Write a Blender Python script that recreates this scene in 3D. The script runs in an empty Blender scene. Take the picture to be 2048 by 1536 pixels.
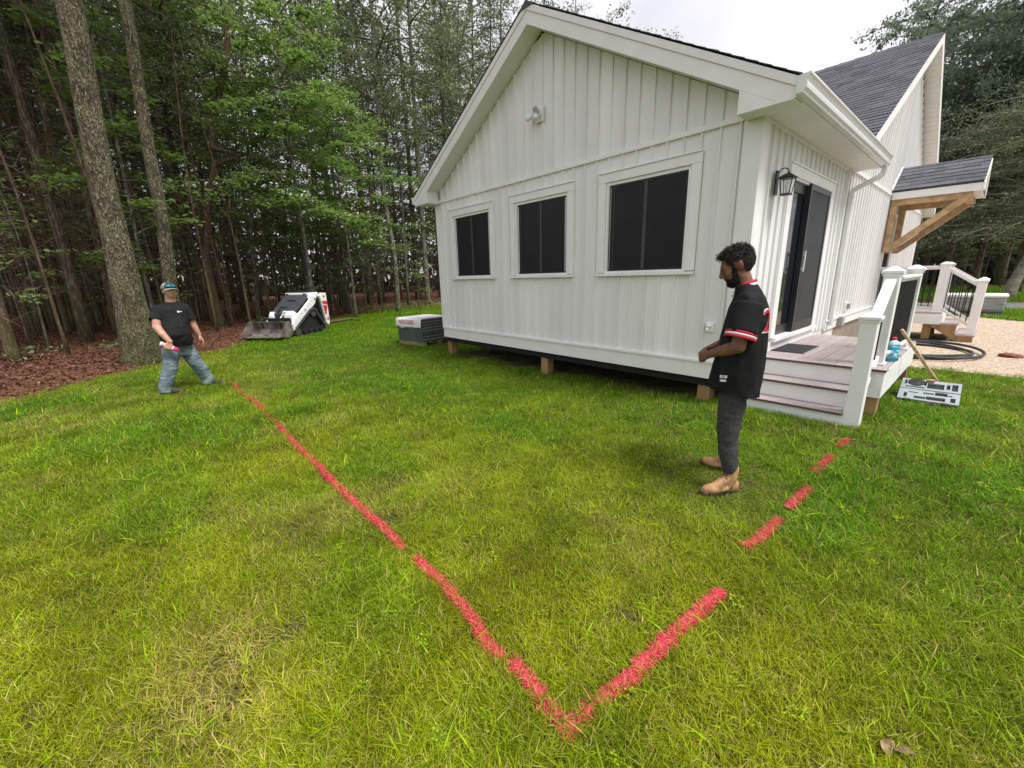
import bpy, bmesh, math, random
import numpy as np
from mathutils import Vector, Matrix, noise as mnoise
from mathutils.bvhtree import BVHTree
SC = bpy.context.scene
COL = SC.collection
R_ = math.radians
# ------------------------------------------------------------------ camera
F_PX, YAW, PITCH, ROLL = 830.433, .8508, .2517, -.0247
cam_d = bpy.data.cameras.new('camera'); cam = bpy.data.objects.new('camera', cam_d); COL.objects.link(cam)
fw = Vector((-math.sin(YAW)*math.cos(PITCH), math.cos(YAW)*math.cos(PITCH), -math.sin(PITCH)))
rt = Vector((math.cos(YAW), math.sin(YAW), 0)); up = rt.cross(fw)
rt2 = rt*math.cos(ROLL)+up*math.sin(ROLL); up2 = -rt*math.sin(ROLL)+up*math.cos(ROLL)
CAM = Vector((1.7742, -4.9043, 1.6203))
mw = Matrix((rt2, up2, -fw)).transposed().to_4x4(); mw.translation = CAM
cam.matrix_world = mw
cam_d.sensor_width = 36; cam_d.lens = F_PX*36/2048; cam_d.clip_end = 900; cam_d.clip_start = .05
SC.camera = cam
# ------------------------------------------------------------------ sky, sun, exposure
SUN_EL, SUN_AZ = R_(60), R_(12)          # azimuth measured from +X towards +Y
W = bpy.data.worlds.new('World'); SC.world = W; W.use_nodes = True
nt = W.node_tree; nt.nodes.clear()
n_out = nt.nodes.new('ShaderNodeOutputWorld'); n_bg = nt.nodes.new('ShaderNodeBackground')
n_sky = nt.nodes.new('ShaderNodeTexSky'); n_sky.sky_type = 'NISHITA'; n_sky.sun_disc = False
n_sky.sun_elevation = SUN_EL; n_sky.sun_rotation = R_(90)-SUN_AZ; n_sky.dust_density = 4; n_sky.air_density = 1
n_tc = nt.nodes.new('ShaderNodeTexCoord'); n_no = nt.nodes.new('ShaderNodeTexNoise')
n_no.inputs['Scale'].default_value = 2.2; n_no.inputs['Detail'].default_value = 5
n_cr = nt.nodes.new('ShaderNodeValToRGB')
n_cr.color_ramp.elements[0].position = .3; n_cr.color_ramp.elements[0].color = (5.9, 5.9, 6.3, 1)
n_cr.color_ramp.elements[1].position = .72; n_cr.color_ramp.elements[1].color = (9.6, 9.4, 9.7, 1)
n_mx = nt.nodes.new('ShaderNodeMixRGB'); n_mx.inputs[0].default_value = .86
nt.links.new(n_tc.outputs['Generated'], n_no.inputs['Vector']); nt.links.new(n_no.outputs['Fac'], n_cr.inputs[0])
nt.links.new(n_sky.outputs[0], n_mx.inputs[1]); nt.links.new(n_cr.outputs[0], n_mx.inputs[2])
nt.links.new(n_mx.outputs[0], n_bg.inputs[0]); n_bg.inputs[1].default_value = .068
nt.links.new(n_bg.outputs[0], n_out.inputs[0])
sl = bpy.data.lights.new('sun', 'SUN'); sl.energy = 2.1; sl.angle = R_(20); sl.color = (1, .97, .92)
so = bpy.data.objects.new('sun', sl); COL.objects.link(so)
sd = Vector((math.cos(SUN_AZ)*math.cos(SUN_EL), math.sin(SUN_AZ)*math.cos(SUN_EL), math.sin(SUN_EL)))
so.rotation_euler = sd.to_track_quat('Z', 'Y').to_euler(); so.location = (8, 0, 20)
vs = SC.view_settings; vs.view_transform = 'Standard'; vs.look = 'None'; vs.gamma = 1; vs.use_curve_mapping = False
vs.exposure = 1.02
SC.cycles.max_bounces = 8; SC.cycles.diffuse_bounces = 4; SC.cycles.glossy_bounces = 3
SC.cycles.transmission_bounces = 6; SC.cycles.transparent_max_bounces = 8
SC.cycles.caustics_reflective = False; SC.cycles.caustics_refractive = False
# ------------------------------------------------------------------ helpers
def px_ground(x, y, z=0.):
    """a pixel of the 2048 wide photograph -> the place on the ground it shows (used to lay the site out)"""
    d = fw*F_PX + rt2*(x-1024) + up2*(768-y)
    return CAM + d*((z-CAM.z)/d.z)
def px_az(x, y=560):
    d = fw*F_PX + rt2*(x-1024) + up2*(768-y); v = Vector((d.x, d.y)); return v.normalized()
class MB:
    def __init__(s): s.v = []; s.f = []; s.m = []
    def add(s, vs, fs, mi=0):
        o = len(s.v); s.v += [tuple(v) for v in vs]; s.f += [tuple(i+o for i in f) for f in fs]; s.m += [mi]*len(fs); return s
    def box(s, x0, x1, y0, y1, z0, z1, mi=0):
        return s.add([(x0,y0,z0),(x1,y0,z0),(x1,y1,z0),(x0,y1,z0),(x0,y0,z1),(x1,y0,z1),(x1,y1,z1),(x0,y1,z1)],
            [(0,3,2,1),(4,5,6,7),(0,1,5,4),(1,2,6,5),(2,3,7,6),(3,0,4,7)], mi)
    def obox(s, c, ax, ay, az, mi=0):
        c = Vector(c); ax = Vector(ax); ay = Vector(ay); az = Vector(az)
        P = [c+ax*i+ay*j+az*k for k in (-1,1) for i, j in ((-1,-1),(1,-1),(1,1),(-1,1))]
        fl = ax.cross(ay).dot(az) < 0
        F = [(0,3,2,1),(4,5,6,7),(0,1,5,4),(1,2,6,5),(2,3,7,6),(3,0,4,7)]
        return s.add(P, [f[::-1] for f in F] if fl else F, mi)
    def beam(s, a, b, w, h, upv=(0,0,1), mi=0):
        a = Vector(a); b = Vector(b); d = (b-a); L = d.length; d.normalize(); u = Vector(upv)
        sx = d.cross(u); sx.normalize(); u = sx.cross(d)
        return s.obox((a+b)/2, d*L/2, sx*w/2, u*h/2, mi)
    def prism(s, poly, axis, a, b, mi=0):
        """poly: 2-D outline, extruded along axis 'x','y' or 'z' from a to b"""
        def P(u, v, t): return {'x': (t,u,v), 'y': (u,t,v), 'z': (u,v,t)}[axis]
        n = len(poly); A = sum(poly[i][0]*poly[(i+1)%n][1]-poly[(i+1)%n][0]*poly[i][1] for i in range(n))
        if (A < 0) != (axis == 'y'): poly = poly[::-1]
        V = [P(u,v,a) for u,v in poly]+[P(u,v,b) for u,v in poly]
        F = [tuple(range(n))[::-1], tuple(range(n,2*n))]+[(i,(i+1)%n,(i+1)%n+n,i+n) for i in range(n)]
        return s.add(V, F, mi)
    def tube(s, pts, r, n=8, cap=True, mi=0):
        pts = [Vector(p) for p in pts]; rs = r if hasattr(r, '__len__') else [r]*len(pts)
        V = []; up_ = None
        for i, p in enumerate(pts):
            t = (pts[min(i+1,len(pts)-1)]-pts[max(i-1,0)]); t.normalize()
            if up_ is None: up_ = Vector((0,0,1)) if abs(t.z) < .9 else Vector((1,0,0))
            sx = t.cross(up_); sx.normalize(); up_ = sx.cross(t)
            for k in range(n):
                a = 2*math.pi*k/n; V.append(p+(sx*math.cos(a)+up_*math.sin(a))*rs[i])
        F = []
        for i in range(len(pts)-1):
            for k in range(n):
                F.append((i*n+k, i*n+(k+1)%n, (i+1)*n+(k+1)%n, (i+1)*n+k))
        if cap: F += [tuple(range(n))[::-1], tuple(range((len(pts)-1)*n, len(pts)*n))]
        return s.add(V, F, mi)
    def lathe(s, prof, c=(0,0,0), n=16, mi=0, ax=None):
        """profile of (radius, height)"""
        M = Matrix.Translation(c)
        if ax is not None: M = M @ Vector(ax).to_track_quat('Z','Y').to_matrix().to_4x4()
        V = [M @ Vector((r*math.cos(2*math.pi*k/n), r*math.sin(2*math.pi*k/n), h)) for r, h in prof for k in range(n)]
        F = [(i*n+k, i*n+(k+1)%n, (i+1)*n+(k+1)%n, (i+1)*n+k) for i in range(len(prof)-1) for k in range(n)]
        F += [tuple(range(n))[::-1], tuple(range((len(prof)-1)*n, len(prof)*n))]
        return s.add(V, F, mi)
    def mesh(s, name, mats, smooth=False):
        me = bpy.data.meshes.new(name); me.from_pydata(s.v, [], s.f)
        for m in (mats if isinstance(mats, (list, tuple)) else [mats]): me.materials.append(m)
        if len(set(s.m)) > 1: me.polygons.foreach_set('material_index', s.m)
        if smooth: me.polygons.foreach_set('use_smooth', [True]*len(s.f))
        me.update(); return me
    def build(s, name, mats, parent=None, smooth=False, bevel=0., seg=2, loc=None):
        o = bpy.data.objects.new(name, s.mesh(name, mats, smooth)); COL.objects.link(o)
        if parent: o.parent = parent
        if loc is not None: o.location = loc
        if bevel:
            b = o.modifiers.new('edge', 'BEVEL'); b.width = bevel; b.segments = seg; b.limit_method = 'ANGLE'; b.angle_limit = R_(40)
            b.harden_normals = False
        if smooth == 'auto' or bevel: me = o.data; me.polygons.foreach_set('use_smooth', [bool(smooth)]*len(me.polygons))
        return o
def thing(name, label, cat, loc=(0,0,0), rz=0., group=None):
    o = bpy.data.objects.new(name, None); COL.objects.link(o); o.location = loc; o.rotation_euler = (0,0,rz)
    o.empty_display_size = .2; return tag(o, label, cat, group)
def tag(o, label, cat, group=None):
    o['label'] = label; o['category'] = cat
    if group: o['group'] = group
    return o
def kind(o, k): o['kind'] = k; return o
def put(name, me, parent=None, loc=None, rz=None, sc=None):
    o = bpy.data.objects.new(name, me); COL.objects.link(o)
    if parent: o.parent = parent
    if loc is not None: o.location = loc
    if rz is not None: o.rotation_euler = (0,0,rz)
    if sc is not None: o.scale = sc if hasattr(sc, '__len__') else (sc,)*3
    return o
def np_mesh(name, V, nper, mats, smooth=False):
    """V: (N*nper,3) array, one separate face for every nper vertices"""
    me = bpy.data.meshes.new(name); n = len(V); nf = n//nper
    me.vertices.add(n); me.vertices.foreach_set('co', np.ascontiguousarray(V, np.float32).ravel())
    me.loops.add(n); me.loops.foreach_set('vertex_index', np.arange(n, dtype=np.int32))
    me.polygons.add(nf); me.polygons.foreach_set('loop_start', np.arange(0, n, nper, dtype=np.int32))
    me.polygons.foreach_set('loop_total', np.full(nf, nper, np.int32))
    for m in (mats if isinstance(mats, (list, tuple)) else [mats]): me.materials.append(m)
    if smooth: me.polygons.foreach_set('use_smooth', np.ones(nf, bool))
    me.update(calc_edges=True); return me
def np_grid_mesh(name, V, strips, seg, mats, smooth=True):
    """strips separate ribbons of (seg+1) rungs, 2 vertices to a rung"""
    me = bpy.data.meshes.new(name); n = len(V); me.vertices.add(n); me.vertices.foreach_set('co', np.ascontiguousarray(V, np.float32).ravel())
    base = (np.arange(strips)*(seg+1)*2)[:, None]+(np.arange(seg)*2)[None, :]
    q = np.stack([base, base+1, base+3, base+2], -1).reshape(-1, 4); nf = len(q)
    me.loops.add(nf*4); me.loops.foreach_set('vertex_index', q.astype(np.int32).ravel())
    me.polygons.add(nf); me.polygons.foreach_set('loop_start', np.arange(0, nf*4, 4, dtype=np.int32)); me.polygons.foreach_set('loop_total', np.full(nf, 4, np.int32))
    for m in (mats if isinstance(mats, (list, tuple)) else [mats]): me.materials.append(m)
    if smooth: me.polygons.foreach_set('use_smooth', np.ones(nf, bool))
    me.update(calc_edges=True); return me
def vnoise(x, y, s, seed=0):
    x = np.asarray(x)/s+seed*17.3; y = np.asarray(y)/s+seed*7.7
    xi = np.floor(x).astype(np.int64); yi = np.floor(y).astype(np.int64); fx = x-xi; fy = y-yi
    fx = fx*fx*(3-2*fx); fy = fy*fy*(3-2*fy)
    def h(a, b):
        n = (a*374761393+b*668265263+seed*1442695) & 0x7fffffff; n = ((n ^ (n >> 13))*1274126177) & 0x7fffffff
        return ((n ^ (n >> 16)) & 0xffff)/65535.
    return (h(xi,yi)*(1-fx)+h(xi+1,yi)*fx)*(1-fy)+(h(xi,yi+1)*(1-fx)+h(xi+1,yi+1)*fx)*fy
def sst(a, b, x): t = np.clip((np.asarray(x, float)-a)/(b-a), 0, 1); return t*t*(3-2*t)
# ------------------------------------------------------------------ materials
def mat(name, col, rough=.6, var=.08, scale=6., bump=0., bscale=60., spec=.4, metal=0., stretch=None, rnd=0., col2=None, detail=4., trans=0., coat=0., cutoff=(.35,.65)):
    m = bpy.data.materials.new(name); m.use_nodes = True; t = m.node_tree; N = t.nodes; L = t.links
    b = N['Principled BSDF']; b.inputs['Roughness'].default_value = rough; b.inputs['Metallic'].default_value = metal
    b.inputs['Specular IOR Level'].default_value = spec
    if coat: b.inputs['Coat Weight'].default_value = coat
    tc = N.new('ShaderNodeTexCoord'); mp = N.new('ShaderNodeMapping')
    if stretch: mp.inputs['Scale'].default_value = stretch
    L.new(tc.outputs['Object'], mp.inputs[0])
    no = N.new('ShaderNodeTexNoise'); no.inputs['Scale'].default_value = scale; no.inputs['Detail'].default_value = detail
    L.new(mp.outputs[0], no.inputs['Vector'])
    cr = N.new('ShaderNodeValToRGB'); c = Vector(col); c2 = Vector(col2) if col2 else c
    cr.color_ramp.elements[0].position, cr.color_ramp.elements[1].position = cutoff
    cr.color_ramp.elements[0].color = (*(c*(1-var)), 1); cr.color_ramp.elements[1].color = (*(c2*(1+var)), 1)
    L.new(no.outputs['Fac'], cr.inputs[0]); src = cr.outputs[0]
    if rnd:
        oi = N.new('ShaderNodeObjectInfo'); mr = N.new('ShaderNodeMapRange'); mr.inputs[3].default_value = 1-rnd; mr.inputs[4].default_value = 1+rnd
        L.new(oi.outputs['Random'], mr.inputs[0]); hs = N.new('ShaderNodeHueSaturation'); L.new(mr.outputs[0], hs.inputs['Value']); L.new(src, hs.inputs['Color']); src = hs.outputs[0]
    L.new(src, b.inputs['Base Color'])
    if bump:
        n2 = N.new('ShaderNodeTexNoise'); n2.inputs['Scale'].default_value = bscale; n2.inputs['Detail'].default_value = 5; L.new(mp.outputs[0], n2.inputs['Vector'])
        bp = N.new('ShaderNodeBump'); bp.inputs['Strength'].default_value = bump; bp.inputs['Distance'].default_value = .01
        L.new(n2.outputs['Fac'], bp.inputs['Height']); L.new(bp.outputs[0], b.inputs['Normal'])
    if trans:
        b.inputs['Transmission Weight'].default_value = trans
    return m
def leaf_mat(name, c1, c2, c3=None, rough=.55, trans=.35, objvar=.15):
    m = bpy.data.materials.new(name); m.use_nodes = True; t = m.node_tree; N = t.nodes; L = t.links
    b = N['Principled BSDF']; b.inputs['Roughness'].default_value = rough; b.inputs['Specular IOR Level'].default_value = .3
    ge = N.new('ShaderNodeNewGeometry'); cr = N.new('ShaderNodeValToRGB'); cr.color_ramp.elements[0].color = (*c1,1); cr.color_ramp.elements[1].color = (*c2,1)
    if c3: e = cr.color_ramp.elements.new(.93); e.color = (*c2,1); cr.color_ramp.elements[-1].color = (*c3,1)
    L.new(ge.outputs['Random Per Island'], cr.inputs[0])
    oi = N.new('ShaderNodeObjectInfo'); mr = N.new('ShaderNodeMapRange'); mr.inputs[3].default_value = 1-objvar; mr.inputs[4].default_value = 1+objvar
    L.new(oi.outputs['Random'], mr.inputs[0]); hs = N.new('ShaderNodeHueSaturation'); L.new(mr.outputs[0], hs.inputs['Value']); L.new(cr.outputs[0], hs.inputs['Color'])
    L.new(hs.outputs[0], b.inputs['Base Color'])
    tr = N.new('ShaderNodeBsdfTranslucent'); L.new(hs.outputs[0], tr.inputs[0]); mx = N.new('ShaderNodeMixShader'); mx.inputs[0].default_value = trans
    L.new(b.outputs[0], mx.inputs[1]); L.new(tr.outputs[0], mx.inputs[2]); L.new(mx.outputs[0], N['Material Output'].inputs[0])
    return m
M = {}
M['siding'] = mat('white vinyl siding', (.765,.765,.76), .42, .035, 3., .12, 90., stretch=(1,1,.15), rnd=.045)
M['trim'] = mat('white trim', (.80,.798,.785), .4, .03, 4., .05, 50.)
M['gutter'] = mat('white gutter', (.74,.745,.74), .22, .05, 3., .03, 20., spec=.5)
M['shingle'] = mat('grey shingles', (.085,.088,.105), .85, .35, 40., .5, 300., rnd=0)
M['dark'] = mat('painted void shade', (.012,.012,.013), .9, .2)  # near-black base puts shade into the underfloor and step parts
M['screen'] = mat('window screen', (.009,.009,.010), .35, .2, 3., .05, 400., spec=.22)
M['glass'] = mat('dark glass', (.012,.014,.017), .08, .1, spec=.5)
M['doorblack'] = mat('black door frame', (.022,.026,.032), .35, .1, spec=.4)
M['meshgrey'] = mat('grey insect screen', (.028,.030,.033), .6, .15, 5., .2, 500.)
M['greybar'] = mat('grey mullion', (.05,.05,.053), .5, .1)
M['foundation'] = mat('foundation', (.25,.21,.17), .9, .15, 4., .4, 40.)
M['posttimber'] = mat('treated post', (.30,.19,.085), .8, .25, 3., .3, 60., stretch=(4,4,.4))
M['cedar'] = mat('cedar timber', (.46,.31,.165), .6, .22, 3., .2, 60., stretch=(3,3,3))
M['deck'] = mat('composite deck', (.36,.30,.295), .55, .12, 12., .15, 120., stretch=(8,.6,1), rnd=.06)
M['deckedge'] = mat('deck board edge', (.10,.075,.065), .6, .1)
M['blackmetal'] = mat('black metal', (.018,.018,.02), .4, .15, metal=.2)
M['soil'] = mat('soil', (.075,.06,.03), .95, .4, 3., .8, 40., col2=(.10,.10,.025))
# ------------------------------------------------------------------ ground
def gz(x, y):
    return .10*sst(-2.,.2,x)*sst(-1.9,-.1,y)*(1-.6*sst(30,60,y))
MULCH = [(-2.5,-11.5),(-5.2,-8.3),(-7.51,-6.67),(-8.94,-5.68),(-9.6,-4.6),(-11.64,-3.02),(-13.6,-1.75),(-15.68,-.02),(-18.49,2.62),(-20.6,6.2),(-21.04,8.9),(-21.4,13),(-19,22),(-12,32)]
def side_of_mulch(x, y):
    """signed distance to the wood's edge, positive on the lawn"""
    x = np.asarray(x, float); y = np.asarray(y, float); best = np.full(x.shape, 1e9); sg = np.ones(x.shape)
    for (ax,ay),(bx,by) in zip(MULCH[:-1], MULCH[1:]):
        dx, dy = bx-ax, by-ay; t = np.clip(((x-ax)*dx+(y-ay)*dy)/(dx*dx+dy*dy), 0, 1)
        d = np.hypot(x-ax-t*dx, y-ay-t*dy); s = np.where(dx*(y-ay)-dy*(x-ax) < 0, 1., -1.)
        u = d < best; best = np.where(u, d, best); sg = np.where(u, s, sg)
    return best*sg
def gravel_d(x, y):
    """positive inside the gravel yard right of the house"""
    e0 = 4.0+.08*(x-1.2)+.18*(vnoise(x,y,.5,3)-.5); e1 = 14.2+.5*(vnoise(x,y,1.5,4)-.5)-.9*sst(1.4,2.6,x)
    return np.minimum(np.minimum(y-e0, e1-y), x+.02)
def sheet(name, xs, ys, z_off, m, keep=None):
    X, Y = np.meshgrid(xs, ys, indexing='ij'); Z = gz(X,Y)+z_off
    V = np.stack([X,Y,Z],-1).reshape(-1,3); ny = len(ys); F = []
    for i in range(len(xs)-1):
        for j in range(ny-1):
            if keep is not None and not keep((xs[i]+xs[i+1])/2, (ys[j]+ys[j+1])/2): continue
            F.append((i*ny+j,(i+1)*ny+j,(i+1)*ny+j+1,i*ny+j+1))
    me = bpy.data.meshes.new(name); me.from_pydata(V.tolist(), [], F); me.materials.append(m)
    me.polygons.foreach_set('use_smooth', [True]*len(F))
    me.update(); o = bpy.data.objects.new(name, me); COL.objects.link(o); return kind(o, 'structure')
def ground_mat():
    m = mat('lawn ground', (.045,.040,.014), .95, .4, 40., 1., 160., col2=(.12,.105,.040), detail=12, spec=.02)
    return m
ax_ = lambda a,b,n: list(np.linspace(a,b,n))
sheet('lawn', [-400,-120,-60]+ax_(-30,14,112)+[20,40,90,400], [-300,-60,-25]+ax_(-12,34,116)+[45,70,140,400], 0., ground_mat())
# forest floor: its edge follows the wood's edge
def floor_strip():
    mb = MB(); P = []
    for i in range(len(MULCH)-1):
        (ax,ay),(bx,by) = MULCH[i], MULCH[i+1]
        for t in np.linspace(0,1,9)[:-1]:
            x = ax+(bx-ax)*t; y = ay+(by-ay)*t; n = Vector((-(by-ay), bx-ax)).normalized()
            w = .22*(mnoise.noise((x*1.9,y*1.9,0)))+.1*mnoise.noise((x*6,y*6,3)); P.append((x+n.x*w, y+n.y*w, n))
    D = [0,.25,.6,1.2,2.2,3.6,5.5,8,11,15,20,27,36,50,75]
    V = []
    for x,y,n in P:
        for k, d in enumerate(D):
            h = .004 + (.03+.05*mnoise.noise(((x+n.x*d)*.9,(y+n.y*d)*.9,5)))*min(1,d/.8)+.012*min(d,20)
            V.append((x+n.x*d, y+n.y*d, h))
    nd = len(D); F = [(i*nd+k, (i+1)*nd+k, (i+1)*nd+k+1, i*nd+k+1) for i in range(len(P)-1) for k in range(nd-1)]
    mb.add(V, F); return mb
M['litter'] = mat('leaf litter ground', (.085,.036,.022), .9, .5, 9., 1., 45., col2=(.16,.080,.050), detail=9, spec=.05)
fl = floor_strip().build('forest_floor', M['litter'], smooth=True); kind(fl, 'structure')
def floor_h(x, y):
    d = -side_of_mulch(np.array([x]), np.array([y]))[0]; d = max(d, 0)
    return .004+.03*min(1,d/.8)+.012*min(d,20)
M['gravel'] = mat('gravel', (.40,.30,.22), .95, .3, 26., 1., 90., col2=(.50,.41,.32), detail=12, spec=.08)
sheet('gravel_yard', ax_(-.02,9,50), ax_(3.6,14.8,80), .005, M['gravel'], lambda x,y: gravel_d(np.array(x),np.array(y)) > 0)
M['asphalt'] = mat('asphalt', (.16,.155,.16), .9, .1, 20., .3, 200.)
sheet('road', ax_(-1.5,40,16), ax_(18.2,22.4,6), .008, M['asphalt'])
sheet('soil_under_house', ax_(-5.9,-.1,10), ax_(.15,4.3,8), .012, M['soil'])
# ------------------------------------------------------------------ the house
SL = .572                                   # roof pitch of the front wing
house = thing('house', 'white board and batten house with dark grey shingle roof and three dark windows', 'house')
P_ = .19985
def board(u0, u1, z0, top0, top1, face, off, batten_at=.150, d=.023):
    """one siding board: a flat pan and its batten. face 'f': wall y=0 looking -y, u along x; 's': wall x=0 looking +x, u along y"""
    b0 = u0+batten_at; b1 = b0+.032; prof = [(u0,.0)]
    if b0 < u1-.002:
        prof += [(b0,.0),(b0+.004,d),(min(b1,u1)-.009,d),(min(b1,u1),.0)]
        if b1 < u1: prof += [(u1,.0)]
    else: prof += [(u1,.0)]
    def zt(u): return top0+(top1-top0)*(u-u0)/(u1-u0)
    mb = MB(); V = []
    for u, dd in prof:
        for z in (z0, zt(u)):
            V.append((u, -(off+dd), z) if face == 'f' else (off+dd, u, z))
    n = len(prof); F = [(2*i,2*i+2,2*i+3,2*i+1) for i in range(n-1)]
    # closed back and ends
    k = len(V)
    for u in (u0, u1):
        for z in (z0, zt(u)): V.append((u, -(off-.012), z) if face == 'f' else (off-.012, u, z))
    F += [(k+2,k,k+1,k+3), (0,1,k+1,k), (2*n-2,k+2,k+3,2*n-1), tuple([k+1]+[2*i+1 for i in range(n)]+[k+3]), tuple([k+2]+[2*i for i in range(n)][::-1]+[k])]
    mb.add(V, F); return mb
WIN = [(-5.385,1.071),(-3.585,1.071),(-1.778,1.071)]; WZ0, WZ1 = 1.667, 2.743
def rake_z(x): return 4.923-SL*abs(x+3.0)
edges = [-5.94]+[-.575-.1775-P_*k for k in range(26,-1,-1)]+[-.5525, -.3525, -.155]
edges = [e for e in edges if e > -5.95]
for a, b in zip(edges[:-1], edges[1:]):
    if b-a < .03: continue
    spans = [(.62, 3.083)]
    for wx, ww in WIN:
        l, r = wx-.15, wx+ww+.15
        if b > l+.01 and a < r-.01:
            if a >= l-.005 and b <= r+.005: spans = [(.62,1.60),(2.89,3.083)]
            else: spans = [(.62, 3.083)]
    for z0, z1 in spans: board(a, b, z0, z1, z1, 'f', .0).build('siding_board', M['siding'], house)
    board(a, b, 3.14, rake_z(a), rake_z(b), 'f', .0).build('siding_board', M['siding'], house)
# front trims
tb = MB().box(-6.0,.0,-.022,.0,.40,.585); tb.build('skirt_board', M['trim'], house, bevel=.004)
MB().box(-6.0,.012,-.045,.002,.588,.622).build('drip_cap', M['trim'], house, bevel=.004)
MB().box(-5.95,.012,-.034,.003,3.083,3.136).build('belly_band', M['trim'], house, bevel=.003)
MB().box(-6.02,-5.942,-.03,.05,.624,3.08).build('corner_post', M['trim'], house, bevel=.004)
cp = MB().box(-.153,.03,-.03,-.002,.624,3.081); cp.box(.002,.03,-.0015,.15,.624,3.10); cp.build('corner_post', M['trim'], house, bevel=.004)
# walls behind the siding
wb = MB()
wb.box(-5.98,-.012,.012,.05,.42,3.1); wb.box(-5.98,-5.95,.05,4.2,.42,3.15)
wb.prism([(-5.98,3.1),(-.02,3.1),(-3.0,4.86)], 'y', .014, .05)
wb.box(-.05,-.012,.05,1.08,.42,3.12); wb.box(-.05,-.012,2.78,4.4,.42,3.12); wb.box(-.05,-.012,1.08,2.78,2.72,3.12)
wb.build('wall', M['siding'], house)
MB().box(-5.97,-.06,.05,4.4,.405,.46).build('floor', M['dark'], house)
# side wall boards of the wing (looking +x)
se = [.152]+[.152+P_*k for k in range(1,18)]+[3.62]
for a, b in zip(se[:-1], se[1:]):
    if b-a < .03: continue
    sp = [(.66,3.09)]
    if b > .93 and a < 2.88: sp = [(2.80,3.09)] if (a >= .90 and b <= 2.90) else [(.66,3.09)]
    for z0, z1 in sp: board(a, b, z0, z1, z1, 's', .0).build('siding_board', M['siding'], house)
# main gable wall
def mr(y): return 6.02-.58*abs(y-8.25)
MB().prism([(3.62,.64),(12.95,.64),(12.95,mr(12.95)-.15),(8.25,mr(8.25)-.15),(3.62,mr(3.62)-.15)], 'x', -.2, -.013).build('main_wall', M['siding'], house)
MB().box(-9,-.21,3.62,3.7,.64,3.2).build('main_wall', M['siding'], house)
MB().box(-9,-8.9,3.7,12.9,.64,3.2).build('main_wall', M['siding'], house)
me_ = [3.645+P_*k for k in range(0,46)]+[12.86]
for a, b in zip(me_[:-1], me_[1:]):
    if b-a < .05: continue
    lo = .80
    if a < 7.72+1.0 and b > 7.72: lo = 2.82
    board(a, b, lo, 3.10, 3.10, 's', .0).build('siding_board', M['siding'], house)
    if a < 8.25 < b: t0, t1 = mr(8.25)-.14, mr(8.25)-.14
    else: t0, t1 = mr(a)-.14, mr(b)-.14
    board(a, b, 3.16, t0, t1, 's', .0).build('siding_board', M['siding'], house)
MB().box(-.005,.03,3.66,12.9,3.10,3.155).build('belly_band', M['trim'], house, bevel=.003)
MB().box(-.004,.026,3.62,12.95,.62,.765).build('skirt_board', M['trim'], house, bevel=.004)
MB().box(-.004,.045,3.62,12.95,.768,.798).build('drip_cap', M['trim'], house, bevel=.004)
MB().box(-.01,.028,12.862,12.96,.80,3.098).build('corner_post', M['trim'], house, bevel=.004)
MB().box(.0,.030,3.622,3.71,.66,3.098).build('corner_post', M['trim'], house, bevel=.004)
fd = MB().box(-8.9,-.03,3.7,12.9,-.1,.625); fd.build('foundation', M['foundation'], house)
# ------------------------------------------------------------------ windows
for wx, ww in WIN:
    l, r, b, t = wx, wx+ww, WZ0, WZ1
    w = MB(); w.box(l-.15,l-.04,-.034,.0,b-.02,t+.04); w.box(r+.04,r+.15,-.034,.0,b-.02,t+.04)
    w.box(l-.152,r+.152,-.036,.0,t+.0405,t+.15); w.box(l-.15,r+.15,-.05,-.002,t+.1505,t+.163)
    win = w.build('window', M['trim'], house, bevel=.004)
    f = MB(); f.box(l-.04,l,-.014,.02,b-.03,t+.04); f.box(r,r+.04,-.014,.02,b-.03,t+.04); f.box(l,r,-.0142,.02,t,t+.04); f.box(l,r,-.0142,.02,b-.03,b)
    f.build('frame', M['trim'], win, bevel=.003)
    s = MB().box(l-.155,r+.155,-.06,-.001,b-.066,b-.031); s.build('sill', M['trim'], win, bevel=.005)
    MB().box(l,r,.004,.008,b,t).build('screen', M['screen'], win)
    e = MB(); e.box(l+.002,l+.022,-.003,.0038,b+.001,t-.001); e.box(r-.022,r-.002,-.003,.0038,b+.001,t-.001); e.box(l+.022,r-.022,-.0029,.0038,t-.022,t-.001); e.box(l+.022,r-.022,-.0029,.0038,b+.001,b+.022)
    e.build('screen_frame', M['blackmetal'], win)
    MB().box((l+r)/2-.022,(l+r)/2+.022,-.001,.0036,b+.0225,t-.0225).build('mullion', M['greybar'], win)
    MB().box(l+.075,l+.086,-.0005,.0036,b+.0225,t-.0225).build('stile', M['greybar'], win)
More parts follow.
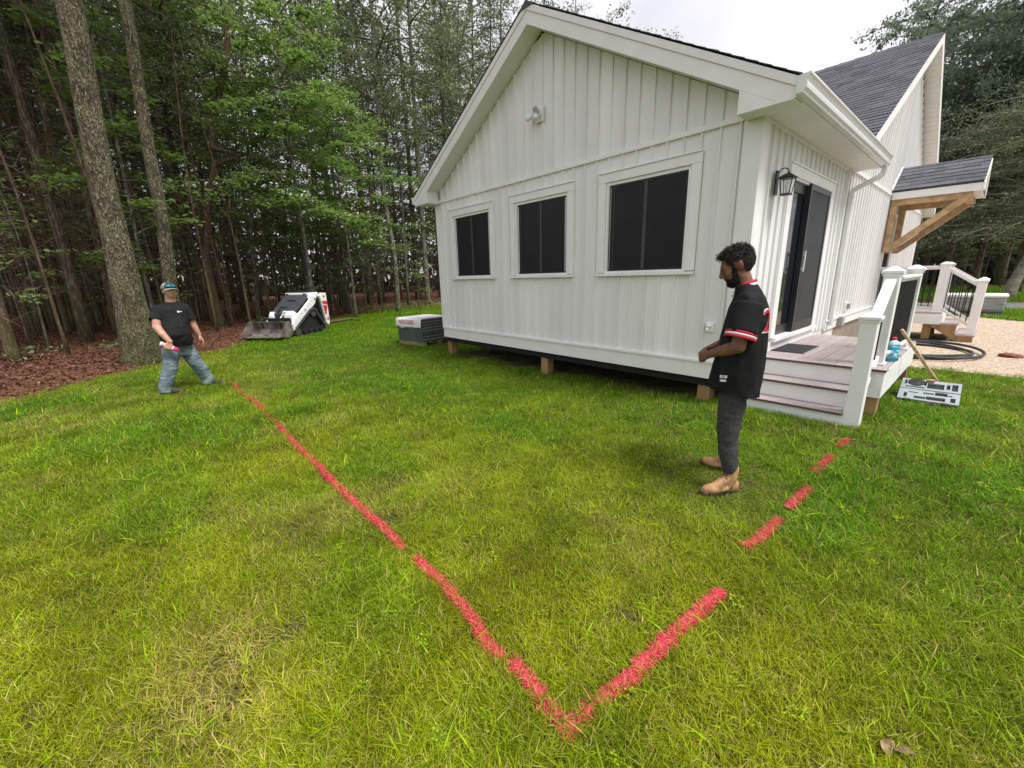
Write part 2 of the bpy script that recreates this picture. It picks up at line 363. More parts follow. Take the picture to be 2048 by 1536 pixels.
# ------------------------------------------------------------------ roof of the front wing
def shingles(name, origin, u, v, n, lu, lv, exposure=.143, tab=.31, seed=1, parent=None, thick=.011, lim=None):
    """rows of overlapping tabs on a slope; u runs along the eave, v up the slope"""
    rng = random.Random(seed); mb = MB(); o = Vector(origin); u = Vector(u).normalized(); v = Vector(v).normalized(); n = Vector(n).normalized()
    rows = int(lv/exposure)+1
    for i in range(rows):
        v0 = i*exposure-.01; v1 = min(v0+exposure+.04, lv); x = -rng.random()*tab
        if v0 >= lv-.01: break
        LU = lim(v0) if lim else lu
        while x < LU:
            w = tab*rng.uniform(.55,1.25); a = max(0,x); b = min(LU,x+w)-.004; x += w
            if b-a < .02: continue
            h = thick*rng.choice((.85,1,1,1.25)); j = rng.uniform(-.004,.004)
            P = [o+u*a+v*(v0+j)+n*.002, o+u*b+v*(v0+j)+n*.002, o+u*b+v*v1+n*.001, o+u*a+v*v1+n*.001, o+u*a+v*(v0+j)+n*h, o+u*b+v*(v0+j)+n*h, o+u*b+v*v1+n*.003, o+u*a+v*v1+n*.003]
            mb.add(P, [(0,3,2,1),(4,5,6,7),(0,1,5,4),(1,2,6,5),(2,3,7,6),(3,0,4,7)])
    ob = mb.build(name, M['shingletab'], parent); kind(ob, 'stuff'); return ob
def shingle_tab_mat():
    m = mat('shingle tabs', (.098,.100,.114), .85, .3, 60., .6, 400.)
    N = m.node_tree.nodes; L = m.node_tree.links; b = N['Principled BSDF']; ge = N.new('ShaderNodeNewGeometry'); cr = N.new('ShaderNodeValToRGB')
    cr.color_ramp.elements[0].color = (.75,.75,.77,1); cr.color_ramp.elements[1].color = (1.3,1.27,1.3,1); L.new(ge.outputs['Random Per Island'], cr.inputs[0])
    mx = N.new('ShaderNodeMixRGB'); mx.blend_type = 'MULTIPLY'; mx.inputs[0].default_value = 1
    src = b.inputs['Base Color'].links[0].from_socket; L.new(src, mx.inputs[1]); L.new(cr.outputs[0], mx.inputs[2]); L.new(mx.outputs[0], b.inputs['Base Color']); return m
M['shingletab'] = shingle_tab_mat()
nx, nz = SL/math.hypot(1,SL), 1/math.hypot(1,SL)
YR0, YR1 = -.30, 7.2; AZ = 5.165; EX = .355
ez = AZ-SL*(3+EX)
rf = MB(); TH = .10
rf.prism([(-3,AZ),(EX,ez),(EX,ez-TH*.6),(-3,AZ-TH)], 'y', YR0+.03, 3.95); rf.prism([(-3,AZ),(-.15,AZ-SL*2.85),(-.15,AZ-SL*2.85-TH*.6),(-3,AZ-TH)], 'y', 3.951, YR1); rf.build('roof_deck', M['shingle'], house)
rf = MB(); rf.prism([(-3,AZ),(-3,AZ-TH),(-6-EX,ez-TH*.6),(-6-EX,ez)], 'y', YR0+.03, YR1); rf.build('roof_deck', M['shingle'], house)
lv = math.hypot(3+EX, SL*(3+EX))
shingles('roof_shingles', (EX+.02,YR0-.012,ez), (0,1,0), (-nz,0,nx), (nx,0,nz), 7.4, lv, seed=3, parent=house, lim=lambda v: 4.25 if v < .62 else 7.4)
shingles('roof_shingles', (-6-EX-.02,YR0-.012,ez), (0,1,0), (nz,0,nx), (-nx,0,nz), 7.4, lv, seed=4, parent=house, lim=lambda v: 4.25 if v < .62 else 7.4)
rc = MB()
for k in range(26):
    y = YR0-.012+k*.28; rc.add([(-3.14,y,AZ-.07),(-3,y,AZ+.03),(-2.86,y,AZ-.07),(-3.14,y+.31,AZ-.075),(-3,y+.31,AZ+.02),(-2.86,y+.31,AZ-.075)], [(0,1,4,3),(1,2,5,4),(0,2,1),(3,4,5)])
kind(rc.build('ridge_caps', M['shingletab'], house), 'stuff')
# rake boards: a crown strip above a flat fascia
for sgn in (1,-1):
    X = lambda d: -3+sgn*d
    r1 = MB().prism([(X(0),AZ-.005),(X(3+EX),ez-.005),(X(3+EX),ez-.085),(X(0),AZ-.085)], 'y', YR0-.005, YR0+.03); r1.build('rake_moulding', M['trim'], house, bevel=.004)
    r2 = MB().prism([(X(0),AZ-.0855),(X(3+EX),ez-.0855),(X(3+EX),3.076),(X(3.222),3.076),(X(0),AZ-.245)], 'y', YR0+.008, YR0+.034); r2.build('rake_fascia', M['trim'], house, bevel=.003)
    sf = MB().prism([(X(0),AZ-.236),(X(3.15),AZ-.236-SL*3.15),(X(3.15),AZ-.222-SL*3.15),(X(0),AZ-.222)], 'y', YR0+.035, -.001); sf.build('rake_soffit', M['trim'], house)
    # closed return box at the foot of the rake
    ins, out = 3-.13, 3+.325
    bx = MB().prism([(X(ins),3.084),(X(3.24),3.084),(X(ins),AZ-.227-SL*ins)], 'y', YR0+.0095, YR0+.04)
    bx.prism([(X(ins),3.0845),(X(ins+.02),3.0845),(X(ins+.02),AZ-.24-SL*(ins+.02)),(X(ins),AZ-.24-SL*ins)], 'y', YR0+.041, -.035)
    bx.build('eave_return', M['trim'], house, bevel=.003)
    es = MB().box(min(X(ins),X(3.34)), max(X(ins),X(3.34)), YR0+.006, -.036, 3.070, 3.0838); es.box(min(X(3.003),X(3.33)), max(X(3.003),X(3.33)), -.0355, 3.62, 3.098, 3.112); es.box(min(X(2.99),X(3.33)), max(X(2.99),X(3.33)), 3.6205, 3.96, 3.0985, 3.1125)
    es.build('eave_soffit', M['trim'], house)
    fa = MB().box(min(X(3.332),X(3.352)), max(X(3.332),X(3.352)), YR0+.01, 3.95, 3.09, ez-.012); fa.build('eave_fascia', M['trim'], house, bevel=.002)
    # ogee gutter
    g0 = 3.354; pf = [(g0,3.235),(g0,3.098),(g0+.055,3.098),(g0+.062,3.115),(g0+.078,3.135),(g0+.083,3.16),(g0+.076,3.185),(g0+.088,3.215),(g0+.105,3.228),(g0+.105,3.243),(g0+.094,3.243),(g0+.094,3.236),(g0+.07,3.20),(g0+.07,3.16),(g0+.05,3.106),(g0+.006,3.106),(g0+.006,3.235)]
    g = MB().prism([(X(a), z) for a, z in pf], 'y', YR0-.01, 3.97)
    cp_ = [(X(a), z) for a, z in pf[:10]]; g.prism(cp_, 'y', YR0-.014, YR0-.0105); g.prism(cp_, 'y', 3.9705, 3.974)
    g.build('gutter', M['gutter'], house)
fz = MB().box(.0,.022,.155,3.62,3.06,3.0975); fz.build('frieze_board', M['trim'], house, bevel=.003)
dp = MB(); 
def rect_pipe(mb, pts, w, d, side):
    side = Vector(side)
    pts = [Vector(p) for p in pts]; V = []
    for i, p in enumerate(pts):
        t = (pts[min(i+1,len(pts)-1)]-pts[max(i-1,0)]).normalized(); o = t.cross(side).normalized()
        V += [p+side*w/2+o*d/2, p-side*w/2+o*d/2, p-side*w/2-o*d/2, p+side*w/2-o*d/2]
    F = [(4*i+k, 4*i+(k+1)%4, 4*i+4+(k+1)%4, 4*i+4+k) for i in range(len(pts)-1) for k in range(4)]+[(0,1,2,3),tuple(range(len(V)-4,len(V)))[::-1]]
    return mb.add(V, F)
rect_pipe(dp, [(.40,3.86,3.10),(.40,3.86,3.05),(.385,3.855,3.0),(.345,3.84,2.955),(.13,3.78,2.84),(.075,3.765,2.80),(.065,3.76,2.74),(.065,3.76,1.6),(.065,3.76,.70)], .085, .06, (0,1,0))
dp.build('downspout', M['gutter'], house, bevel=.004)
# ------------------------------------------------------------------ main roof
RY, RZ, RX = 8.25, 6.19, .27; MS = .58; ln = math.hypot(1,MS)
def slab(sg, y_end):
    zz = lambda y: RZ-MS*abs(y-RY)
    return MB().prism([(RY,RZ),(y_end,zz(y_end)),(y_end,zz(y_end)-.09),(RY,RZ-.10)], 'x', -9.3, RX-.03)
slab(-1,3.16).build('main_roof_deck', M['shingle'], house); slab(1,13.3).build('main_roof_deck', M['shingle'], house)
lvm = (RY-3.14)*ln
shingles('main_roof_shingles', (-9.3,3.14,RZ-MS*(RY-3.14)), (1,0,0), (0,1/ln,MS/ln), (0,-MS/ln,1/ln), 9.3+RX+.01, lvm, seed=7, parent=house, thick=.014)
shingles('main_roof_shingles', (-9.3,13.34,RZ-MS*(13.34-RY)), (1,0,0), (0,-1/ln,MS/ln), (0,MS/ln,1/ln), 9.3+RX+.01, lvm, seed=8, parent=house)
rc = MB()
for k in range(34):
    x = -9.3+k*.28; rc.add([(x,RY-.14,RZ-.07),(x,RY,RZ+.035),(x,RY+.14,RZ-.07),(x+.31,RY-.14,RZ-.075),(x+.31,RY,RZ+.02),(x+.31,RY+.14,RZ-.075)], [(0,3,4,1),(1,4,5,2),(0,1,2),(3,5,4)])
kind(rc.build('ridge_caps', M['shingletab'], house), 'stuff')
for ye in (3.34,13.3):
    zz = lambda y: RZ-MS*abs(y-RY)
    MB().prism([(RY,RZ-.006),(ye,zz(ye)-.006),(ye,zz(ye)-.19),(RY,RZ-.20)], 'x', RX-.03, RX).build('rake_fascia', M['trim'], house, bevel=.004)
    MB().prism([(RY,RZ-.185),(ye,zz(ye)-.185),(ye,zz(ye)-.20),(RY,RZ-.20)], 'x', .0, RX-.031).build('rake_soffit', M['trim'], house)
# soffit panel grooves on the far rake, seen from below
gs = MB()
for k in range(38):
    y = 8.4+k*.125; z = RZ-MS*(y-RY)-.2005
    gs.add([(.01,y,z),(RX-.035,y,z),(RX-.035,y+.10,z-.10*MS),(.01,y+.10,z-.10*MS),(.01,y,z-.008),(RX-.035,y,z-.008),(RX-.035,y+.10,z-.10*MS-.008),(.01,y+.10,z-.10*MS-.008)], [(0,1,2,3),(7,6,5,4),(0,4,5,1),(1,5,6,2),(2,6,7,3),(3,7,4,0)])
kind(gs.build('soffit_panels', M['trim'], house), 'stuff')
# ------------------------------------------------------------------ sliding door in the side wall
dt = MB(); dt.box(.002,.035,.93,1.09,.80,2.80); dt.box(.002,.035,2.765,2.90,.80,2.80); dt.box(.002,.036,1.09,2.765,2.68,2.80); dt.box(.002,.05,.925,2.905,2.8005,2.825)
door = dt.build('sliding_door', M['trim'], house, bevel=.004)
MB().box(-.06,.075,1.0,2.85,.745,.80).build('sill', M['trim'], door, bevel=.006)
MB().box(.0,.03,.93,2.90,.625,.744).build('kick_board', M['trim'], door, bevel=.004)
fr = MB(); fr.box(-.10,.02,1.09,1.115,.80,2.68); fr.box(-.10,.02,2.74,2.765,.80,2.68); fr.box(-.10,.02,1.115,2.74,2.655,2.68); fr.build('frame', M['trim'], door)
for y0, y1, x in ((1.117,1.95,-.045),(1.88,2.738,-.085)):
    p = MB(); p.box(x,x+.035,y0,y0+.09,.802,2.653); p.box(x,x+.035,y1-.09,y1,.802,2.653); p.box(x,x+.034,y0+.09,y1-.09,.802,.92); p.box(x,x+.034,y0+.09,y1-.09,2.54,2.653); p.build('door_panel', M['doorblack'], door, bevel=.004)
    MB().box(x+.012,x+.02,y0+.09,y1-.09,.92,2.54).build('glass', M['glass'], door)
p = MB(); y0, y1, x = 1.72, 2.66, .028
p.box(x,x+.022,y0,y0+.05,.81,2.672); p.box(x,x+.022,y1-.05,y1,.81,2.672); p.box(x,x+.021,y0+.05,y1-.05,.81,.93); p.box(x,x+.021,y0+.05,y1-.05,2.60,2.672); p.box(-.02,x,y0,y0+.03,.81,2.672)
p.build('screen_panel', M['doorblack'], door, bevel=.003)
MB().box(x+.008,x+.012,y0+.05,y1-.05,.93,2.60).build('screen_mesh', M['meshgrey'], door)
hd = MB(); hd.box(x+.022,x+.045,y0+.012,y0+.03,1.62,1.66); hd.box(x+.022,x+.045,y0+.012,y0+.03,1.80,1.84); hd.box(x+.04,x+.055,y0+.008,y0+.034,1.60,1.86); hd.build('handle', M['gutter'], door, bevel=.003)
# wall boxes
eb = MB().box(.0,.035,4.93,5.08,.86,1.02); e1 = eb.build('vent_plate', M['trim'], house, bevel=.004); MB().box(.036,.075,4.95,5.06,.90,1.0).build('vent_hood', mat('grey plastic', (.30,.30,.30), .5), e1, bevel=.01)
MB().box(.03,.11,4.40,4.56,.63,.80).build('utility_box', mat('grey box', (.34,.34,.34), .5), house, bevel=.008)
hb = MB().box(-.36,-.27,-.03,-.001,.95,1.06); hb.build('tap_block', M['trim'], house, bevel=.004)
tp = MB().tube([(-.315,-.02,1.0),(-.315,-.07,1.0),(-.315,-.09,.97)], .010, 8); tp.lathe([(.028,0),(.028,.008)], (-.315,-.05,1.02), 10); tp.build('tap', M['trim'], house, smooth=True)
# posts under the wing
for x, y in ((-5.92,.13),(-3.04,.13),(-.35,.13),(-5.92,2.4),(-3.04,2.4)):
    MB().box(x-.075,x+.075,y-.075,y+.075,-.15,.405).build('timber_post', M['posttimber'], house, bevel=.006)
MB().box(-5.95,-.05,.03,.2,.30,.404).build('timber_beam', M['dark'], house)  # beam coloured near-black to stand for the shaded gap below the skirt
# door and trim under the porch roof
pd = MB(); pd.box(.002,.03,7.72,7.82,.80,2.82); pd.box(.002,.03,8.65,8.75,.80,2.82); pd.box(.002,.031,7.82,8.65,2.72,2.82); d2 = pd.build('side_door', M['trim'], house, bevel=.004)
MB().box(-.03,.006,7.82,8.65,.80,2.72).build('door_panel', M['doorblack'], d2); MB().box(.0065,.012,7.95,8.52,1.5,2.5).build('glass', M['glass'], d2)
# ------------------------------------------------------------------ entrance deck with steps
G = .10
deck = thing('deck', 'grey composite deck with three steps, white posts and dark baluster panel beside the sliding door', 'deck', (0,0,0))
DZ = .63; DX1 = 1.205; DY0, DY1 = .565, 3.05
bw = (DX1-.035)/8
for k in range(8):
    MB().box(.035+k*bw+.003, .035+(k+1)*bw-.003, DY0+.145, DY1, DZ-.025, DZ).build('deck_board', M['deck'], deck, bevel=.004)
def edged(x0,x1,y0,y1,z,nm):
    b = MB().box(x0,x1,y0,y1,z-.026,z); b.box(x0-.0005,x1+.0005,y0-.002,y0+.0005,z-.0255,z-.003,1)
    return b.build(nm, [M['deck'],M['deckedge']], deck)
edged(.035, DX1+.012, DY0-.012, DY0+.14, DZ, 'border_board')
edged(.07, 1.0, .30, .57, .43, 'tread'); edged(.07, 1.0, .095, .35, .24, 'tread')
for y0, z0, z1, nm in ((DY0+.012,.431,DZ-.027,'riser'),(.325,.241,.403,'riser'),(.12,.02,.213,'riser')):
    MB().box(.06, 1.005 if y0 < .5 else DX1-.01, y0, y0+.02, z0, z1).build(nm, M['trim'], deck, bevel=.002)
MB().box(1.0055,1.03,.12,DY0+.03,.05,.30).build('stringer_skirt', M['trim'], deck)
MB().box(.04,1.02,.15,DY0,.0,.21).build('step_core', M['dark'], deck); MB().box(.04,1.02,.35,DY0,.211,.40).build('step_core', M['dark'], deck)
MB().box(DX1-.02,DX1,DY0+.013,DY1,.33,DZ-.027).build('fascia', M['trim'], deck, bevel=.003)
MB().box(1.031,DX1-.021,DY0+.013,DY0+.033,.33,DZ-.027).build('fascia', M['trim'], deck, bevel=.003)
MB().box(.03,DX1-.022,DY1-.02,DY1,.33,DZ-.027).build('fascia', M['trim'], deck)
MB().box(DX1-.0195,DX1-.0005,2.2,2.201,.34,.59).build('joint', M['deckedge'], deck)
for x, y in ((1.12,.70),(1.12,2.95),(.35,2.95)): MB().box(x-.065,x+.065,y-.065,y+.065,-.1,.604).build('timber_post', M['posttimber'], deck, bevel=.005)
jm = MB()
for k in range(6): jm.box(.05,1.18,.9+k*.4,.94+k*.4,.42,.603)
jm.build('joists', M['posttimber'], deck)
def newel(x, y, z0, z1, parent, w=.128, foot=True):
    p = MB().box(x-w/2,x+w/2,y-w/2,y+w/2,z0,z1-.05).build('newel_post', M['trim'], parent, bevel=.006)
    c = MB(); h = w/2+.022; c.box(x-h,x+h,y-h,y+h,z1-.05,z1-.022); c.box(x-h+.012,x+h-.012,y-h+.012,y+h-.012,z1-.075,z1-.0502)
    q = h-.004; c.add([(x-q,y-q,z1-.0218),(x+q,y-q,z1-.0218),(x+q,y+q,z1-.0218),(x-q,y+q,z1-.0218),(x-.02,y-.02,z1+.018),(x+.02,y-.02,z1+.018),(x+.02,y+.02,z1+.018),(x-.02,y+.02,z1+.018)], [(0,1,5,4),(1,2,6,5),(2,3,7,6),(3,0,4,7),(4,5,6,7),(3,2,1,0)])
    c.build('post_cap', M['trim'], p, bevel=.004)
    if foot:
        f = MB(); h = w/2+.016; f.box(x-h,x+h,y-h,y+h,z0+.001,z0+.022); f.build('post_foot', M['trim'], p, bevel=.006)
    return p
newel(1.075,.185,.02,1.21,deck,foot=False)
newel(1.085,.88,DZ,1.615,deck); newel(1.13,2.16,DZ,1.63,deck)
def rail(a, b, parent, w=.085, h=.05, nm='handrail'):
    a = Vector(a); b = Vector(b); m = MB(); m.beam(a,b,w,h*.62); m.beam(a-Vector((0,0,h*.55)),b-Vector((0,0,h*.55)),w*.55,h*.5); return m.build(nm, M['trim'], parent, bevel=.008)
rail((1.13,.95,1.52),(1.165,2.09,1.53),deck); rail((1.13,.95,.74),(1.165,2.09,.74),deck,.06,.05,'bottom_rail')
for k in range(15):
    t = (k+.5)/15; x = 1.13+.035*t; y = .95+1.14*t
    MB().tube([(x,y,.765),(x,y,1.475)], .0105, 6).build('baluster', M['blackmetal'], deck)
sx = 1.08
rail((1.078,.25,1.075),(1.084,.81,1.50),deck,.09,.07); rail((1.078,.25,.30),(1.084,.81,.715),deck,.06,.055,'bottom_rail')
for k in range(5):
    t = (k+.5)/5; y = .25+.56*t
    MB().tube([(sx,y,.32+.415*t),(sx,y,1.03+.425*t)], .0105, 6).build('baluster', M['blackmetal'], deck)
mt = MB().box(.03,.385,1.04,1.74,DZ+.002,DZ+.012); mat_o = mt.build('door_mat', mat('black rubber mat', (.022,.022,.025), .8, .3, 60., .5, 200.), bevel=.002); tag(mat_o, 'black rubber door mat lying on the deck boards at the sliding door', 'door mat')
MB().box(.381,.391,1.04,1.74,DZ+.0005,DZ+.010).build('rubber_edge', mat('grey rubber', (.25,.26,.27), .6), mat_o)
# blue washer fluid jug
jug = MB()
prof = [(-.085,-.055,0),(.085,.055,0)]
def rrect(w, d, r, n=4):
    P = []
    for cx, cy, a0 in ((w-r,d-r,0),(-w+r,d-r,90),(-w+r,-d+r,180),(w-r,-d+r,270)):
        for k in range(n+1): a = R_(a0+90*k/n); P.append((cx+r*math.cos(a), cy+r*math.sin(a)))
    return P
def loft_rr(secs, c=(0,0,0)):
    mb = MB(); V = []; n = None
    for w, d, r, z, dx in secs:
        P = rrect(w,d,r); n = len(P); V += [(c[0]+x+dx, c[1]+y, c[2]+z) for x, y in P]
    F = [(i*n+k, i*n+(k+1)%n, (i+1)*n+(k+1)%n, (i+1)*n+k) for i in range(len(secs)-1) for k in range(n)]+[tuple(range(n))[::-1], tuple(range((len(secs)-1)*n,len(secs)*n))]
    return mb.add(V, F)
JL = (1.163,1.16,DZ+.001)
jm = mat('blue washer fluid', (.03,.30,.48), .15, .1, 3., spec=.5, coat=.3)
jug = thing('fluid_jug', 'clear plastic jug of blue washer fluid with a red cap standing on the deck edge', 'jug', JL, R_(60))
loft_rr([(.058,.044,.02,0,0),(.064,.050,.025,.008,0),(.064,.050,.025,.15,0),(.062,.048,.025,.17,0)]).build('jug_body', jm, jug, smooth=True)
loft_rr([(.062,.048,.025,.1702,0),(.056,.044,.025,.195,0),(.040,.036,.02,.215,.0),(.025,.025,.02,.228,0),(.02,.02,.018,.232,0)]).build('jug_shoulder', mat('clear plastic', (.45,.62,.68), .25, .05), jug, smooth=True)
loft_rr([(.0625,.0506,.025,.04,0),(.0645,.0506,.025,.041,0),(.0645,.0506,.025,.125,0),(.0625,.0506,.025,.126,0)]).build('paper_label', mat('blue label', (.03,.22,.42), .4, .6, 25., col2=(.25,.5,.6)), jug, smooth=True)
MB().lathe([(.022,.2325),(.024,.236),(.024,.256),(.02,.262)], n=16).build('cap', mat('red cap', (.6,.03,.03), .4), jug, smooth=True)
# white cord lying on the deck
cd = MB().tube([(1.105,.80,.66),(1.13,.72,.64),(1.165,.68,.64),(1.175,.74,.645),(1.15,.80,.65)], .02, 8); pass
# ------------------------------------------------------------------ porch roof on timber brackets
porch = thing('porch_roof', 'small shingled porch roof on golden timber brackets over the side door', 'porch roof', (0,0,0))
PY, PZ = 8.22, 3.73; PE = 7.46; PEZ = 3.20; ps = (PZ-PEZ)/(PY-PE); pl = math.hypot(1,ps)
for sg in (-1,1):
    ye = PY+sg*(PY-PE)
    MB().prism([(PY,PZ),(ye,PEZ),(ye,PEZ-.05),(PY,PZ-.06)], 'x', .02, 1.33).build('roof_deck', M['shingle'], porch)
    shingles('porch_shingles', (.035,ye-sg*-.02,PEZ-.01) if sg<0 else (.035,ye+.02,PEZ-.01), (1,0,0), (0,-sg/pl,ps/pl), (0,sg*ps/pl,1/pl), 1.31, math.hypot(PY-PE+.02,PZ-PEZ), seed=20+sg, parent=porch, thick=.013)
    MB().box(.03,1.325,min(ye,ye-sg*.02),max(ye,ye-sg*.02),PEZ-.19,PEZ-.04).build('eave_fascia', M['trim'], porch, bevel=.003)
    MB().prism([(PY,PZ-.061),(ye,PEZ-.051),(ye,PEZ-.20),(PY,PZ-.21)], 'x', 1.331, 1.352).build('gable_fascia', M['trim'], porch, bevel=.003)
    MB().prism([(PY,PZ+.03),(ye-sg*-.02,PEZ+.02),(ye-sg*-.02,PEZ-.0),(PY,PZ+.01)], 'x', .0, .034).build('step_flashing', M['trim'], porch)
MB().box(.03,1.33,PE+.021,2*PY-PE-.021,PEZ-.185,PEZ-.17).build('soffit', M['trim'], porch)
MB().prism([(PY,PZ-.07),(PE+.05,PEZ-.06),(2*PY-PE-.05,PEZ-.06)], 'x', 1.30, 1.33).build('gable_panel', M['trim'], porch)
for y in (7.57,8.82):
    w = .11
    MB().box(.03,.14,y-w/2,y+w/2,1.95,2.894).build('wall_post', M['cedar'], porch, bevel=.008)
    MB().box(.03,1.22,y-w/2,y+w/2,2.895,3.014).build('beam', M['cedar'], porch, bevel=.008)
    MB().beam((.11,y,2.0),(1.14,y,2.92),w-.006,.115).build('brace', M['cedar'], porch, bevel=.008)
MB().box(1.09,1.20,7.63,8.76,2.896,3.013).build('beam', M['cedar'], porch, bevel=.008)
# ------------------------------------------------------------------ landing and stair below the porch roof
land = thing('landing', 'raised white landing with side stairs and thin black balusters under the porch roof', 'landing', (0,0,0))
LZ = .68; ly0, ly1 = 7.62, 9.05
for k in range(8): MB().box(.03,1.16,ly0+.02+k*.177,ly0+.02+(k+1)*.177-.006,LZ-.026,LZ).build('deck_board', M['deck'], land, bevel=.003)
MB().box(.03,1.16,ly0-.005,ly0+.016,LZ-.24,LZ-.027).build('fascia', M['trim'], land, bevel=.003)
MB().box(1.14,1.165,ly0+.017,ly1,LZ-.24,LZ-.027).build('fascia', M['trim'], land, bevel=.003)
for x, y in ((.98,7.8),(.98,8.85)): MB().box(x-.07,x+.07,y-.07,y+.07,.0,LZ-.03).build('timber_post', M['dark'] if 0 else M['posttimber'], land, bevel=.005)
for i, (x0, z) in enumerate(((1.166,.46),(1.43,.25))):
    MB().box(x0,x0+.28,ly0+.02,ly1-.02,z-.026,z).build('tread', M['deck'], land, bevel=.003)
    MB().box(x0+.245,x0+.262,ly0+.03,ly1-.03,z-.19,z-.027).build('riser', M['trim'], land)
MB().box(1.166,1.182,ly0+.03,ly1-.03,.462,.63).build('riser', M['trim'], land)
for y in (ly0+.04, ly1-.04):
    MB().prism([(1.0,.44),(1.42,.43),(1.42,.235),(1.68,.225),(1.70,.04),(1.55,.04),(1.03,.40)], 'y', y-.019, y+.019).build('stringer', M['posttimber'], land, bevel=.002)
for y in (7.78,8.93):
    newel(1.06,y,LZ,1.70,land,.135); newel(1.63,y,.06,1.36,land,.135,foot=False)
    rail((1.10,y,1.60),(1.575,y,1.27),land,.08,.07); rail((1.10,y,.79),(1.575,y,.45),land,.06,.05,'bottom_rail')
    for k in range(5):
        t = (k+.5)/5; x = 1.12+.45*t; MB().tube([(x,y,.80-.36*t),(x,y,1.57-.34*t)], .010, 6).build('baluster', M['blackmetal'], land)
    rail((.03,y,1.62),(.99,y,1.62),land,.08,.07); rail((.03,y,.78),(.99,y,.78),land,.06,.05,'bottom_rail')
    for k in range(9):
        x = .08+k*.105; MB().tube([(x,y,.80),(x,y,1.59)], .010, 6).build('baluster', M['blackmetal'], land)
# ------------------------------------------------------------------ wall lantern
lan = thing('wall_lantern', 'black four sided glass lantern on the white wall beside the sliding door', 'lantern', (.024,.50,2.40)); lan.scale = (.78,.78,.78)
MB().box(.0,.02,-.055,.055,.02,.33).build('back_plate', M['blackmetal'], lan, bevel=.004)
MB().tube([(.02,0,.30),(.05,0,.345),(.10,0,.352),(.14,0,.325),(.15,0,.29)], .008, 8).build('arm', M['blackmetal'], lan, smooth=True)
lc = .145
cg = MB(); t_, b_ = .075, .05
for i, j in ((-1,-1),(1,-1),(1,1),(-1,1)):
    cg.tube([(lc+i*b_,j*b_,.02),(lc+i*t_,j*t_,.215)], .007, 6)
cg.box(lc-b_-.01,lc+b_+.01,-b_-.01,b_+.01,.0,.02)
for s in (-1,1):
    cg.beam((lc-t_,s*t_,.215),(lc+t_,s*t_,.215),.016,.016); cg.beam((lc+s*t_,-t_,.2152),(lc+s*t_,t_,.2152),.016,.016)
cg.build('cage', M['blackmetal'], lan)
rfm = MB(); q = .10
rfm.add([(lc-q,-q,.222),(lc+q,-q,.222),(lc+q,q,.222),(lc-q,q,.222),(lc-.03,-.03,.275),(lc+.03,-.03,.275),(lc+.03,.03,.275),(lc-.03,.03,.275)], [(3,2,1,0),(0,1,5,4),(1,2,6,5),(2,3,7,6),(3,0,4,7),(4,5,6,7)]); rfm.lathe([(.018,.274),(.012,.30)], (lc,0,0), 10)
rfm.build('lantern_roof', M['blackmetal'], lan)
gm = bpy.data.materials.new('clear glass'); gm.use_nodes = True; _n = gm.node_tree.nodes; _b = _n['Principled BSDF']; _b.inputs['Roughness'].default_value = .05
_t = _n.new('ShaderNodeBsdfTransparent'); _m = _n.new('ShaderNodeMixShader'); _m.inputs[0].default_value = .22; _b.inputs['Base Color'].default_value = (.7,.73,.75,1)
gm.node_tree.links.new(_t.outputs[0], _m.inputs[1]); gm.node_tree.links.new(_b.outputs[0], _m.inputs[2]); gm.node_tree.links.new(_m.outputs[0], _n['Material Output'].inputs[0])
gp = MB()
for i in range(4):
    c0, c1 = [((-1,-1),(1,-1)),((1,-1),(1,1)),((1,1),(-1,1)),((-1,1),(-1,-1))][i]
    gp.add([(lc+c0[0]*b_,c0[1]*b_,.021),(lc+c1[0]*b_,c1[1]*b_,.021),(lc+c1[0]*t_,c1[1]*t_,.214),(lc+c0[0]*t_,c0[1]*t_,.214)], [(0,1,2,3)])
gp.build('pane', gm, lan)
MB().lathe([(.012,.02),(.014,.06),(.028,.10),(.030,.125),(.015,.155),(.004,.16)], (lc,0,0), 12).build('bulb', mat('bulb', (.75,.73,.68), .2), lan, smooth=True)
# ------------------------------------------------------------------ security light high on the gable
sec = thing('security_light', 'white twin security light and sensor on its plate high on the gable wall', 'security light', (-3.03,-.025,3.80)); sec.scale = (.85,.85,.85)
MB().box(-.10,.10,-.022,.0,.0,.24).build('mounting_plate', M['trim'], sec, bevel=.005)
s1 = MB().lathe([(.062,.0),(.062,.018),(.05,.03)], (0,-.022,.13), 18, ax=(0,-1,0)); s1.build('base', M['trim'], sec, smooth=False)
def lamp_head(c, d):
    d = Vector(d).normalized(); c = Vector(c); m = MB(); m.lathe([(.022,-.06),(.036,-.045),(.042,0.),(.05,.055),(.05,.065)], c, 16, ax=d); o = m.build('lamp_head', M['trim'], sec, smooth=True)
    MB().lathe([(.045,.0655),(.042,.068)], c, 16, ax=d).build('lens', mat('lamp lens', (.35,.35,.36), .15), o)
MB().tube([(-.01,-.05,.13),(-.06,-.07,.125),(-.10,-.085,.115)], .013, 8).build('arm', M['trim'], sec, smooth=True)
lamp_head((-.145,-.10,.095), (-.75,-.5,-.35)); 
MB().tube([(.0,-.05,.15),(.01,-.075,.175)], .013, 8).build('arm', M['trim'], sec, smooth=True); lamp_head((.02,-.10,.175), (.35,-.85,-.25))
MB().tube([(.0,-.05,.11),(.02,-.08,.08)], .013, 8).build('arm', M['trim'], sec, smooth=True)
sm = MB().lathe([(.03,-.05),(.046,-.03),(.046,.03),(.03,.045)], (.02,-.11,.055), 14, ax=(.25,-.5,-.8)); sm.build('motion_sensor', M['trim'], sec, smooth=True)
